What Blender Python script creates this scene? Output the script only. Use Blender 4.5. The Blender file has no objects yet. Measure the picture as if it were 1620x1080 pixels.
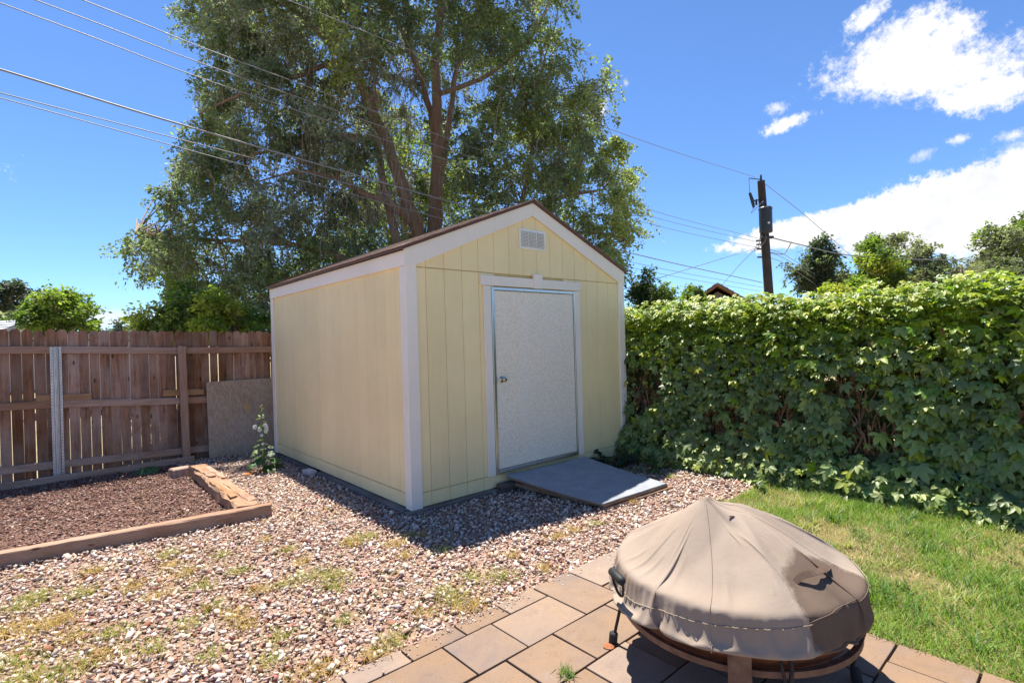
import bpy, bmesh, math
import numpy as np
from mathutils import Vector, Matrix, noise as mn
R_ = math.radians
sc = bpy.context.scene
col = sc.collection

# ------------------------------------------------------------------ camera
FPX, ROLL, YAW, CAMZ = 828.2935, 0.0285, 0.7235, 1.5
FW = np.array([math.sin(YAW), math.cos(YAW), 0.0])
RT = np.array([math.cos(YAW), -math.sin(YAW), 0.0])
UPV = np.array([0, 0, 1.0])
cam_d = bpy.data.cameras.new("camera")
cam = bpy.data.objects.new("camera", cam_d)
col.objects.link(cam)
cam_d.sensor_width = 36.0
cam_d.lens = FPX / 1620.0 * 36.0
cam_d.clip_start, cam_d.clip_end = 0.05, 3000.0
cr = RT * math.cos(ROLL) - UPV * math.sin(ROLL)
cu = RT * math.sin(ROLL) + UPV * math.cos(ROLL)
cam.matrix_world = Matrix(((cr[0], cu[0], -FW[0], 0), (cr[1], cu[1], -FW[1], 0), (cr[2], cu[2], -FW[2], CAMZ), (0, 0, 0, 1)))
sc.camera = cam

# ------------------------------------------------------------------ light, sky, exposure
SUN = np.array([0.12, 0.37, 1.0]); SUN = SUN / np.linalg.norm(SUN)
SUN_EL = math.asin(SUN[2]); SUN_AZ = math.atan2(SUN[0], SUN[1])
SKY_STRENGTH, SUN_STRENGTH, EXPOSURE = 0.097, 4.9, 1.22
sl = bpy.data.lights.new("sun", 'SUN'); sl.energy = SUN_STRENGTH; sl.angle = R_(0.53); sl.color = (1.0, 0.94, 0.84)
so = bpy.data.objects.new("sun", sl); col.objects.link(so)
so.rotation_euler = Vector(SUN).to_track_quat('Z', 'Y').to_euler(); so.location = (0, 0, 30)
sc.view_settings.view_transform = 'Standard'
sc.view_settings.look = 'None'
sc.view_settings.gamma = 1.0
sc.view_settings.use_curve_mapping = False
sc.view_settings.exposure = EXPOSURE

world = bpy.data.worlds.new("World"); sc.world = world; world.use_nodes = True
wt = world.node_tree; wt.nodes.clear()
def wn(t, **kw):
    n = wt.nodes.new(t)
    for k, v in kw.items(): setattr(n, k, v)
    return n
def wl(a, b): wt.links.new(a, b)
def wmath(op, a, b=None, c=None, clamp=False):
    n = wn('ShaderNodeMath', operation=op); n.use_clamp = clamp
    for i, x in enumerate((a, b, c)):
        if x is None: continue
        if isinstance(x, (int, float)): n.inputs[i].default_value = x
        else: wl(x, n.inputs[i])
    return n.outputs[0]
def ray(u, v):
    u, v = u - 810.0, v - 540.0
    a = u * math.cos(ROLL) - v * math.sin(ROLL); b = -u * math.sin(ROLL) - v * math.cos(ROLL)
    return RT * (a / FPX) + FW + UPV * (b / FPX)
def at(u, v, depth): return ray(u, v) * depth + np.array([0, 0, CAMZ])
def ground(u, v, z=0.0):
    d = ray(u, v); return d * ((z - CAMZ) / d[2]) + np.array([0, 0, CAMZ])
def azel(u, v):
    d = ray(u, v); d = d / np.linalg.norm(d); return math.atan2(d[0], d[1]), math.asin(d[2])

sky = wn('ShaderNodeTexSky', sky_type='NISHITA'); sky.sun_disc = False
sky.sun_elevation = SUN_EL; sky.sun_rotation = SUN_AZ
sky.altitude = 1900.0; sky.air_density = 1.0; sky.dust_density = 0.2; sky.ozone_density = 10.0
bg = wn('ShaderNodeBackground'); bg.inputs['Strength'].default_value = SKY_STRENGTH
tc = wn('ShaderNodeTexCoord'); sep = wn('ShaderNodeSeparateXYZ'); wl(tc.outputs['Generated'], sep.inputs[0])
az = wmath('ARCTAN2', sep.outputs[0], sep.outputs[1]); el = wmath('ARCSINE', sep.outputs[2])
ae = wn('ShaderNodeCombineXYZ'); wl(az, ae.inputs[0]); wl(el, ae.inputs[1])
def wnoise(scale, detail, off, rough=0.6):
    mp = wn('ShaderNodeMapping'); wl(tc.outputs['Generated'], mp.inputs[0]); mp.inputs['Location'].default_value = off
    n = wn('ShaderNodeTexNoise'); wl(mp.outputs[0], n.inputs['Vector']); n.inputs['Scale'].default_value = scale
    n.inputs['Detail'].default_value = detail; n.inputs['Roughness'].default_value = rough
    return n
n_big = wnoise(11.0, 12.0, (0.3, 1.7, 0.2), 0.68)
n_fine = wnoise(75.0, 9.0, (4.1, 0.3, 2.2), 0.72)
def cloud(u, v, ru, rv, ang=0.0, warp=0.75, fine=0.45, soft=(1.0, 0.55), dens=1.0):
    """one cloud at a fixed azimuth and elevation of the sky; ru, rv in radians"""
    a0, e0 = azel(u, v)
    s = wn('ShaderNodeVectorMath', operation='SUBTRACT'); wl(ae.outputs[0], s.inputs[0]); s.inputs[1].default_value = (a0, e0, 0)
    r = wn('ShaderNodeVectorRotate', rotation_type='Z_AXIS'); wl(s.outputs[0], r.inputs['Vector']); r.inputs['Angle'].default_value = -ang
    d = wn('ShaderNodeVectorMath', operation='DIVIDE'); wl(r.outputs[0], d.inputs[0]); d.inputs[1].default_value = (ru, rv, 1)
    ln = wn('ShaderNodeVectorMath', operation='LENGTH'); wl(d.outputs[0], ln.inputs[0])
    w1 = wmath('MULTIPLY_ADD', n_big.outputs['Fac'], -2 * warp, warp)
    w2 = wmath('MULTIPLY_ADD', n_fine.outputs['Fac'], -2 * fine, fine)
    t = wmath('ADD', wmath('ADD', ln.outputs['Value'], w1), w2)
    m = wn('ShaderNodeMapRange', interpolation_type='SMOOTHSTEP'); wl(t, m.inputs['Value'])
    m.inputs['From Min'].default_value = soft[0]; m.inputs['From Max'].default_value = soft[1]
    m.inputs['To Min'].default_value = 0.0; m.inputs['To Max'].default_value = dens
    return m.outputs[0]
PXR = 1.0 / 900.0
masks = [
    cloud(1450, 112, 150 * PXR, 44 * PXR, -0.20, 0.9, 0.7, (0.95, 0.35)),
    cloud(1420, 70, 75 * PXR, 40 * PXR, 0.1, 0.9, 0.7, (0.95, 0.4)),
    cloud(1375, 26, 34 * PXR, 18 * PXR, 0.4, 0.7, 0.9, (0.95, 0.3)),
    cloud(1500, 55, 45 * PXR, 26 * PXR, 0.2, 0.8, 0.8, (0.95, 0.4)),
    cloud(1565, 145, 70 * PXR, 26 * PXR, -0.15, 0.9, 0.8, (0.95, 0.35)),
    cloud(1245, 196, 44 * PXR, 11 * PXR, 0.15, 0.6, 1.3, (1.0, 0.1)),
    cloud(1228, 173, 20 * PXR, 9 * PXR, 0.0, 0.5, 1.3, (1.0, 0.0), 0.7),
    cloud(1460, 246, 18 * PXR, 10 * PXR, 0.2, 0.5, 1.4, (1.0, 0.0), 0.6),
    cloud(1517, 221, 16 * PXR, 8 * PXR, 0.0, 0.5, 1.3, (1.0, 0.0), 0.85),
    cloud(1604, 214, 24 * PXR, 8 * PXR, 0.1, 0.5, 1.3, (1.0, 0.0), 0.85),
    cloud(1585, 252, 26 * PXR, 11 * PXR, 0.1, 0.5, 1.3, (1.0, 0.0), 0.9),
    cloud(990, 132, 6 * PXR, 9 * PXR, 0.0, 0.4, 1.2, (1.0, 0.0), 0.7),
    cloud(948, 172, 22 * PXR, 20 * PXR, 0.0, 0.5, 1.0, (1.0, 0.2), 0.8),
    cloud(1410, 336, 240 * PXR, 28 * PXR, 0.10, 0.4, 0.4, (1.0, 0.8)),
    cloud(1560, 322, 210 * PXR, 58 * PXR, 0.14, 0.4, 0.4, (1.0, 0.78)),
    cloud(1480, 372, 130 * PXR, 36 * PXR, -0.10, 0.45, 0.35, (1.0, 0.3), 0.85),
    cloud(1620, 360, 120 * PXR, 60 * PXR, 0.0, 0.45, 0.3, (1.0, 0.4), 0.85),
    cloud(1740, 300, 200 * PXR, 90 * PXR, 0.1, 0.5, 0.3, (1.0, 0.6)),
    cloud(165, 503, 95 * PXR, 16 * PXR, 0.03, 0.5, 0.4, (1.0, 0.3), 0.7),
    cloud(-260, 240, 120 * PXR, 40 * PXR, 0.1, 0.8, 0.8),
    cloud(2300, 60, 230 * PXR, 90 * PXR, 0.2, 0.9, 0.8),
    cloud(-1500, 200, 260 * PXR, 90 * PXR, 0.0, 0.9, 0.8),
]
mask = masks[0]
for m_ in masks[1:]: mask = wmath('MAXIMUM', mask, m_)
shade = wn('ShaderNodeValToRGB'); wl(n_big.outputs['Fac'], shade.inputs[0])
shade.color_ramp.elements[0].position = 0.34; shade.color_ramp.elements[0].color = (4.0, 4.1, 4.4, 1)
shade.color_ramp.elements[1].position = 0.62; shade.color_ramp.elements[1].color = (5.1, 5.1, 5.15, 1)
mix = wn('ShaderNodeMix', data_type='RGBA'); wl(mask, mix.inputs['Factor'])
tint = wn('ShaderNodeMix', data_type='RGBA', blend_type='MULTIPLY'); tint.inputs['Factor'].default_value = 1.0; tint.inputs[7].default_value = (0.86, 0.91, 0.95, 1)
wl(sky.outputs[0], tint.inputs[6]); wl(tint.outputs[2], mix.inputs[6]); wl(shade.outputs[0], mix.inputs[7])
wl(mix.outputs[2], bg.inputs['Color'])
wo = wn('ShaderNodeOutputWorld'); wl(bg.outputs[0], wo.inputs['Surface'])

# ------------------------------------------------------------------ mesh helpers
rng = np.random.default_rng(11)
def make_mesh(name, V, F, smooth=False, colors=None):
    me = bpy.data.meshes.new(name)
    V = np.asarray(V, dtype=np.float32)
    if isinstance(F, np.ndarray):
        n, k = F.shape
        me.vertices.add(len(V)); me.vertices.foreach_set('co', V.ravel())
        me.loops.add(n * k); me.loops.foreach_set('vertex_index', F.astype(np.int32).ravel())
        me.polygons.add(n); me.polygons.foreach_set('loop_start', np.arange(0, n * k, k, dtype=np.int32))
        me.polygons.foreach_set('loop_total', np.full(n, k, dtype=np.int32))
    else:
        me.from_pydata(V.tolist(), [], F)
    if smooth: me.polygons.foreach_set('use_smooth', np.ones(len(me.polygons), dtype=bool))
    if colors is not None:
        ca = me.color_attributes.new('Col', 'FLOAT_COLOR', 'POINT')
        c = np.ones((len(V), 4), dtype=np.float32); c[:, :3] = colors
        ca.data.foreach_set('color', c.ravel())
    me.update(calc_edges=True); me.validate()
    return me
def origin_of(o):
    p = np.zeros(3)
    while o is not None:
        p = p + np.array(o.location); o = o.parent
    return p
def tag(o, label=None, cat=None, group=None, kind=None):
    if label: o['label'] = label
    if cat: o['category'] = cat
    if group: o['group'] = group
    if kind: o['kind'] = kind
    return o
def root(name, loc, label, cat, group=None):
    o = bpy.data.objects.new(name, None); o.empty_display_size = 0.1
    col.objects.link(o); o.location = [float(x) for x in loc]
    return tag(o, label, cat, group)
def mk(name, VF, m, parent=None, smooth=False, colors=None, at_=None):
    """VF in world coordinates -> one object"""
    V, F = VF; V = np.asarray(V, float)
    if parent is not None: org = origin_of(parent)
    elif at_ is not None: org = np.array(at_, float)
    else:
        lo, hi = V.min(0), V.max(0); org = np.array([(lo[0] + hi[0]) / 2, (lo[1] + hi[1]) / 2, lo[2]])
    o = bpy.data.objects.new(name, make_mesh(name, V - org, F, smooth, colors))
    o.data.materials.append(m); col.objects.link(o)
    if parent is not None: o.parent = parent
    else: o.location = org
    return o
def piece(name, me, loc, parent, rot=None, scale=None, color=None):
    """an object that shares mesh data, loc in world coordinates"""
    o = bpy.data.objects.new(name, me); col.objects.link(o)
    o.parent = parent; o.location = np.array(loc, float) - origin_of(parent)
    if rot is not None: o.rotation_euler = rot
    if scale is not None: o.scale = scale
    if color is not None: o.color = (*color, 1)
    return o
def merge(*parts):
    V, F, k = [], [], 0
    for v, f in parts:
        V.append(np.asarray(v, float)); F += [tuple(int(i) + k for i in q) for q in f]; k += len(v)
    return np.vstack(V), F
def rotz(a): c, s = math.cos(a), math.sin(a); return np.array([[c, -s, 0], [s, c, 0], [0, 0, 1.0]])
def frame(d, up=(0, 0, 1)):
    d = np.array(d, float); d /= np.linalg.norm(d); u = np.array(up, float)
    x = np.cross(u, d)
    if np.linalg.norm(x) < 1e-4: x = np.cross((1, 0, 0), d)
    x /= np.linalg.norm(x); return x, np.cross(d, x), d
def box(c, s, bev=0.0, M=None, jitter=0.0, seg=1):
    bm = bmesh.new(); bmesh.ops.create_cube(bm, size=1.0)
    for v in bm.verts: v.co = Vector((v.co.x * s[0], v.co.y * s[1], v.co.z * s[2]))
    if bev: bmesh.ops.bevel(bm, geom=list(bm.edges), offset=bev, segments=seg, affect='EDGES', profile=0.6)
    V = np.array([v.co[:] for v in bm.verts]); F = [tuple(v.index for v in f.verts) for f in bm.faces]; bm.free()
    if jitter: V = V + rng.normal(0, jitter, V.shape)
    if M is not None: V = V @ np.asarray(M).T
    return V + np.array(c, float), F
def box2(a, b, bev=0.0):
    a, b = np.array(a, float), np.array(b, float); return box((a + b) / 2, np.abs(b - a), bev)
def beam(p, q, w, h, bev=0.004, up=(0, 0, 1)):
    p, q = np.array(p, float), np.array(q, float); d = q - p
    x, y, z = frame(d, up); L = np.linalg.norm(d)
    return box((p + q) / 2, (w, h, L), bev, np.stack([x, y, z], 1))
def long_beam(p, q, w, h, n=24, amp=0.004, seed=0, bev=0.008):
    """weathered timber: a beam with many cross sections that wander and an octagonal profile"""
    p, q = np.array(p, float), np.array(q, float); d = q - p; x, y, z = frame(d)
    r = np.random.default_rng(seed); V, F = [], []
    prof = [(-w/2+bev, -h/2), (w/2-bev, -h/2), (w/2, -h/2+bev), (w/2, h/2-bev), (w/2-bev, h/2), (w*0.2, h/2), (-w*0.2, h/2), (-w/2+bev, h/2), (-w/2, h/2-bev), (-w/2, -h/2+bev)]
    k = len(prof); ph = r.uniform(0, 9)
    for i in range(n + 1):
        t = i / n
        for j, (a, b) in enumerate(prof):
            P = p + d * t
            a2 = a + mn.noise((t * 7 + ph, j * 3.1, 0)) * amp * 2 + r.normal(0, amp * 0.3)
            b2 = b + mn.noise((t * 9 + ph, j * 2.7, 5)) * amp * 2 + r.normal(0, amp * 0.3)
            if i in (0, n): a2 += 0; P = P + z * r.normal(0, amp)
            V.append(P + x * a2 + y * b2)
    for i in range(n):
        for j in range(k):
            a = i * k + j; b = i * k + (j + 1) % k
            F.append((a, b, b + k, a + k))
    F.append(tuple(range(k))[::-1]); F.append(tuple(n * k + j for j in range(k)))
    return np.array(V), F
def tube(pts, rad, n=8, cap=True):
    pts = np.array(pts, float); m = len(pts)
    rad = np.full(m, rad) if np.isscalar(rad) else np.array(rad, float)
    V, F = [], []; prev = None
    for i in range(m):
        d = pts[min(i + 1, m - 1)] - pts[max(i - 1, 0)]
        if prev is None: x, y, z = frame(d)
        else:
            z = d / np.linalg.norm(d); x = prev - z * np.dot(prev, z); x /= np.linalg.norm(x); y = np.cross(z, x)
        prev = x
        for j in range(n):
            a = 2 * math.pi * j / n; V.append(pts[i] + rad[i] * (x * math.cos(a) + y * math.sin(a)))
    for i in range(m - 1):
        for j in range(n):
            a = i * n + j; b = i * n + (j + 1) % n; F.append((a, b, b + n, a + n))
    if cap: F.append(tuple(range(n))[::-1]); F.append(tuple((m - 1) * n + j for j in range(n)))
    return np.array(V), F
def lathe(prof, n, c, close=True):
    V, F = [], []; k = len(prof)
    for i in range(n):
        a = 2 * math.pi * i / n
        for r, z in prof: V.append((c[0] + r * math.cos(a), c[1] + r * math.sin(a), c[2] + z))
    for i in range(n):
        i2 = (i + 1) % n
        for j in range(k - 1): F.append((i * k + j, i2 * k + j, i2 * k + j + 1, i * k + j + 1))
    return np.array(V), F
def prism(poly, thick, M, c):
    """poly in local xy extruded along local z by +-thick/2"""
    n = len(poly); V = [(x, y, -thick / 2) for x, y in poly] + [(x, y, thick / 2) for x, y in poly]
    F = [tuple(range(n))[::-1], tuple(range(n, 2 * n))] + [(i, (i + 1) % n, n + (i + 1) % n, n + i) for i in range(n)]
    return np.array(V) @ np.asarray(M).T + np.array(c), F
def smooth_pts(ctrl, n):
    """Catmull-Rom through control points (rows may carry extra columns)"""
    P = np.array(ctrl, float); P = np.vstack([2 * P[0] - P[1], P, 2 * P[-1] - P[-2]]); out = []
    m = len(P) - 3
    for i in range(n + 1):
        t = i / n * m; k = min(int(t), m - 1); t -= k
        a, b, c, d = P[k:k + 4]
        out.append(0.5 * (2 * b + (c - a) * t + (2 * a - 5 * b + 4 * c - d) * t * t + (3 * b - a - 3 * c + d) * t ** 3))
    return np.array(out)
def swarm(Vt, Ft, pos, ax, ay, azv, scale, colors):
    """many small copies of one template joined into a single mesh: returns V, F, C"""
    N, n = len(pos), len(Vt)
    S = np.asarray(scale, float)
    if S.ndim == 1: S = np.stack([S, S, S], 1)
    L = Vt[None, :, :] * S[:, None, :]
    V = L[:, :, 0:1] * ax[:, None, :] + L[:, :, 1:2] * ay[:, None, :] + L[:, :, 2:3] * azv[:, None, :] + pos[:, None, :]
    F = (Ft[None] + (np.arange(N) * n)[:, None, None]).reshape(-1, Ft.shape[1])
    C = np.repeat(np.asarray(colors)[:, None, :], n, 1).reshape(-1, 3)
    return V.reshape(-1, 3), F, C
def unit(a): return a / np.maximum(np.linalg.norm(a, axis=-1, keepdims=True), 1e-9)
def frames(nrm, d):
    z = unit(nrm); y = unit(d - z * (d * z).sum(-1, keepdims=True)); x = np.cross(y, z); return x, y, z
def rand_dirs(n, r=rng): return unit(r.normal(size=(n, 3)))
def noise2(x, y, s=1.0, o=0.0): return np.array([mn.noise((a * s + o, b * s, o * 1.7)) for a, b in zip(x, y)])

# ------------------------------------------------------------------ materials
def srgb(r, g, b):
    return tuple(((c / 255) / 12.92 if c / 255 <= 0.04045 else ((c / 255 + 0.055) / 1.055) ** 2.4) for c in (r, g, b))
class Mat:
    def __init__(s, name, rough=0.8, spec=0.3, metal=0.0):
        s.m = bpy.data.materials.new(name); s.m.use_nodes = True; s.t = s.m.node_tree
        s.b = s.t.nodes['Principled BSDF']; s.out = s.t.nodes['Material Output']
        s.b.inputs['Roughness'].default_value = rough; s.b.inputs['Metallic'].default_value = metal
        s.b.inputs['Specular IOR Level'].default_value = spec
        s.tc = s.t.nodes.new('ShaderNodeTexCoord'); s.bump_in = None
    def n(s, t, **kw):
        x = s.t.nodes.new(t)
        for k, v in kw.items(): setattr(x, k, v)
        return x
    def l(s, a, b): s.t.links.new(a, b)
    def vec(s, scale=(1, 1, 1), coord='Object', rand=True, world=False):
        mp = s.n('ShaderNodeMapping'); mp.inputs['Scale'].default_value = scale
        if world:
            g = s.n('ShaderNodeNewGeometry'); s.l(g.outputs['Position'], mp.inputs[0])
        else: s.l(s.tc.outputs[coord], mp.inputs[0])
        if rand and not world:
            oi = s.n('ShaderNodeObjectInfo'); mu = s.n('ShaderNodeVectorMath', operation='SCALE'); mu.inputs[0].default_value = (37.0, 61.0, 23.0)
            s.l(oi.outputs['Random'], mu.inputs['Scale']); s.l(mu.outputs[0], mp.inputs['Location'])
        return mp.outputs[0]
    def noise(s, v, scale, detail=6, rough=0.6, dist=0.0):
        x = s.n('ShaderNodeTexNoise'); s.l(v, x.inputs['Vector'])
        x.inputs['Scale'].default_value = scale; x.inputs['Detail'].default_value = detail; x.inputs['Roughness'].default_value = rough; x.inputs['Distortion'].default_value = dist
        return x.outputs['Fac']
    def ramp(s, f, stops):
        x = s.n('ShaderNodeValToRGB'); s.l(f, x.inputs[0]); e = x.color_ramp.elements
        while len(e) < len(stops): e.new(0.5)
        for i, (p, c) in enumerate(stops): e[i].position = p; e[i].color = (*c, 1) if len(c) == 3 else c
        return x.outputs[0]
    def mix(s, f, a, b, mode='MIX'):
        x = s.n('ShaderNodeMix', data_type='RGBA', blend_type=mode)
        for i, q in ((0, f), (6, a), (7, b)):
            if isinstance(q, (int, float)): x.inputs[i].default_value = q
            elif isinstance(q, tuple): x.inputs[i].default_value = (*q, 1)
            else: s.l(q, x.inputs[i])
        return x.outputs[2]
    def range(s, f, a, b, c=0.0, d=1.0):
        x = s.n('ShaderNodeMapRange'); s.l(f, x.inputs[0])
        for i, q in enumerate((a, b, c, d)): x.inputs[i + 1].default_value = q
        return x.outputs[0]
    def rnd(s):
        return s.n('ShaderNodeObjectInfo').outputs['Random']
    def hsv(s, c, h=None, sat=None, val=None):
        x = s.n('ShaderNodeHueSaturation'); s.l(c, x.inputs['Color'])
        for k, q in (('Hue', h), ('Saturation', sat), ('Value', val)):
            if q is None: continue
            if isinstance(q, (int, float)): x.inputs[k].default_value = q
            else: s.l(q, x.inputs[k])
        return x.outputs[0]
    def color(s, c):
        if isinstance(c, tuple): s.b.inputs['Base Color'].default_value = (*c, 1)
        else: s.l(c, s.b.inputs['Base Color'])
        return s
    def bump(s, f, strength=0.3, dist=0.01):
        x = s.n('ShaderNodeBump'); s.l(f, x.inputs['Height']); x.inputs['Strength'].default_value = strength; x.inputs['Distance'].default_value = dist
        if s.bump_in is not None: s.l(s.bump_in, x.inputs['Normal'])
        s.bump_in = x.outputs[0]; s.l(s.bump_in, s.b.inputs['Normal']); return s
    def attr(s):
        return s.n('ShaderNodeVertexColor', layer_name='Col').outputs['Color']

def simple(name, c1, c2, scale=8, rough=0.8, bump=0.15, bscale=60, metal=0.0, spec=0.3, world=False, stretch=(1, 1, 1), vary=0.0, bdist=0.004):
    m = Mat(name, rough, spec, metal); v = m.vec(stretch, world=world)
    c = m.ramp(m.noise(v, scale), [(0.3, c1), (0.7, c2)])
    if vary: c = m.hsv(c, val=m.range(m.rnd(), 0, 1, 1 - vary, 1 + vary))
    m.color(c)
    if bump: m.bump(m.noise(v, bscale, 4), bump, bdist)
    return m.m
def wood(name, dark, light, grey, axis='Z', rough=0.85, greyamt=0.45, vary=0.2, knots=True, rings=14, bump=0.5):
    m = Mat(name, rough, 0.2)
    st = {'X': (0.5, 7, 7), 'Y': (7, 0.5, 7), 'Z': (7, 7, 0.5)}[axis]
    v = m.vec(st); v0 = m.vec((1, 1, 1))
    g = m.noise(v, 4.0, 8, 0.65, 0.6); g2 = m.noise(v, rings, 5, 0.7, 0.3)
    c = m.ramp(g, [(0.28, dark), (0.72, light)])
    c = m.mix(m.range(g2, 0.5, 0.75, 0, 0.6), c, tuple(x * 0.45 for x in dark))
    c = m.mix(m.range(m.noise(v0, 2.3, 5), 0.4, 0.7, 0, greyamt), c, grey)
    if knots:
        vo = m.n('ShaderNodeTexVoronoi'); m.l(m.vec({'X': (3.2, 9, 9), 'Y': (9, 3.2, 9), 'Z': (9, 9, 3.2)}[axis]), vo.inputs['Vector']); vo.inputs['Scale'].default_value = 0.9
        c = m.mix(m.range(vo.outputs['Distance'], 0.05, 0.11, 0.85, 0.0), c, tuple(x * 0.25 for x in dark))
    if vary: c = m.hsv(c, val=m.range(m.rnd(), 0, 1, 1 - vary, 1 + vary), sat=m.range(m.rnd(), 0, 1, 1.1, 0.8))
    m.color(c); m.bump(g2, bump, 0.004); return m.m
def leaf_mat(name, trans=0.35, rough=0.5, obj_color=False, spec=0.35, ttint=(1.25, 1.35, 0.55)):
    m = Mat(name, rough, spec)
    if obj_color:
        c = m.n('ShaderNodeObjectInfo').outputs['Color']
    else: c = m.attr()
    v = m.vec(rand=False)
    c = m.mix(m.range(m.noise(v, 25, 3), 0.35, 0.7, 0.0, 0.35), c, m.hsv(c, val=0.6))
    m.color(c)
    tr = m.n('ShaderNodeBsdfTranslucent'); m.l(m.mix(1.0, c, ttint, 'MULTIPLY'), tr.inputs['Color'])
    mx = m.n('ShaderNodeMixShader'); mx.inputs[0].default_value = trans
    m.l(m.b.outputs[0], mx.inputs[1]); m.l(tr.outputs[0], mx.inputs[2]); m.l(mx.outputs[0], m.out.inputs['Surface'])
    return m.m

def attr_mat(name, rough=0.85, bump=0.3, bscale=90, spec=0.25, mott=0.35):
    m = Mat(name, rough, spec); v = m.vec(rand=False); c = m.attr()
    c = m.mix(m.range(m.noise(v, bscale, 4), 0.35, 0.7, 0.0, mott), c, m.hsv(c, val=0.62))
    m.color(c)
    if bump: m.bump(m.noise(v, bscale * 1.5, 4), bump, 0.003)
    return m.m
M = {}
# painted plywood siding: light grain, chalky patches, drips of stain
def paint(name, base, stain, amt=0.25, axis='Z'):
    m = Mat(name, 0.62, 0.3); v = m.vec((6, 6, 0.6)); vw = m.vec((1, 1, 1), world=True)
    c = m.mix(m.range(m.noise(vw, 1.6, 7, 0.65), 0.35, 0.70, 0.0, 0.75), tuple(x * 0.93 for x in base), tuple(min(1, x * 1.05) for x in base))
    c = m.mix(m.range(m.noise(v, 5, 6), 0.52, 0.8, 0.0, amt), c, stain)
    c = m.mix(m.range(m.noise(m.vec((40, 40, 0.8)), 3, 6, 0.7), 0.50, 0.78, 0.0, 0.5 * amt + 0.05), c, tuple(x * 0.72 for x in stain))
    c = m.hsv(c, val=m.range(m.rnd(), 0, 1, 0.965, 1.02))
    m.color(c); m.bump(m.noise(v, 12, 7), 0.3, 0.004); m.bump(m.noise(vw, 160, 3), 0.08, 0.001)
    return m.m
M['yellow'] = paint('yellow_siding_paint', (0.96, 0.76, 0.41), (0.78, 0.53, 0.23), 0.18)
M['groove'] = simple('stained_groove', (0.62, 0.44, 0.16), (0.78, 0.60, 0.28), 6, stretch=(3, 3, 0.4), world=True)
M['trim'] = paint('white_trim_paint', (0.92, 0.82, 0.70), (0.70, 0.60, 0.50), 0.16)
def door_mat():
    m = Mat('embossed_door_paint', 0.6, 0.2); v = m.vec((1, 1, 1))
    f = m.noise(v, 60, 3, 0.5, 1.2)
    c = m.ramp(f, [(0.40, (0.76, 0.66, 0.52)), (0.56, (0.95, 0.83, 0.66))])
    c = m.mix(m.range(m.noise(m.vec((1.4, 1, 0.25)), 3.5, 4), 0.45, 0.75, 0, 0.35), c, (0.86, 0.83, 0.77))
    m.color(c); m.bump(f, 0.5, 0.003); return m.m
M['door'] = door_mat()
M['alu'] = simple('brushed_aluminium', (0.50, 0.50, 0.49), (0.68, 0.67, 0.65), 9, 0.32, 0.05, 120, 1.0, stretch=(8, 8, 0.4))
M['brass'] = simple('worn_knob_metal', (0.42, 0.36, 0.28), (0.62, 0.56, 0.46), 20, 0.22, 0.0, metal=1.0)
M['vent'] = simple('vent_plastic', (0.78, 0.76, 0.70), (0.86, 0.83, 0.77), 10, 0.5, 0)
M['vent_dark'] = simple('vent_shadow_gap', (0.40, 0.40, 0.39), (0.48, 0.48, 0.46), 10, 0.8, 0)
M['shingle'] = simple('asphalt_shingle', (0.26, 0.19, 0.15), (0.46, 0.36, 0.29), 26, 0.95, 0.5, 150, vary=0.1)
M['drip'] = simple('brown_drip_edge', (0.10, 0.04, 0.025), (0.15, 0.065, 0.04), 12, 0.55, 0.05)
M['base'] = wood('weathered_base_timber', (0.10, 0.085, 0.075), (0.20, 0.17, 0.15), (0.22, 0.21, 0.21), 'Y', greyamt=0.7, knots=False)
M['base_x'] = wood('weathered_base_timber_front', (0.09, 0.065, 0.05), (0.17, 0.13, 0.10), (0.20, 0.18, 0.17), 'X', greyamt=0.6, knots=False)
M['block'] = simple('pale_block', (0.45, 0.43, 0.42), (0.6, 0.58, 0.56), 12, 0.9, 0.3)
M['picket'] = wood('weathered_cedar_picket', (0.085, 0.036, 0.02), (0.42, 0.20, 0.10), (0.40, 0.30, 0.245), 'Z', greyamt=0.6, vary=0.42)
M['rail'] = wood('weathered_cedar_rail', (0.27, 0.145, 0.09), (0.48, 0.29, 0.19), (0.42, 0.31, 0.25), 'X', greyamt=0.5, vary=0.12)
M['post'] = wood('weathered_cedar_post', (0.27, 0.145, 0.09), (0.44, 0.27, 0.19), (0.40, 0.30, 0.25), 'Z', greyamt=0.5, vary=0.1)
M['scrap'] = wood('fresh_scrap_wood', (0.30, 0.15, 0.06), (0.48, 0.28, 0.14), (0.35, 0.25, 0.18), 'X', greyamt=0.3)
M['timber'] = wood('reddish_landscape_timber', (0.20, 0.085, 0.038), (0.38, 0.20, 0.10), (0.38, 0.29, 0.22), 'X', greyamt=0.45, vary=0.06, rings=20, bump=0.9)
M['timber_y'] = wood('split_landscape_timber', (0.20, 0.085, 0.038), (0.42, 0.23, 0.115), (0.40, 0.31, 0.23), 'Y', greyamt=0.5, vary=0.06, rings=20, bump=1.0)
M['galv'] = simple('galvanised_steel', (0.42, 0.43, 0.44), (0.62, 0.63, 0.64), 14, 0.42, 0.05, 60, 0.75, stretch=(3, 3, 0.6))
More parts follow.
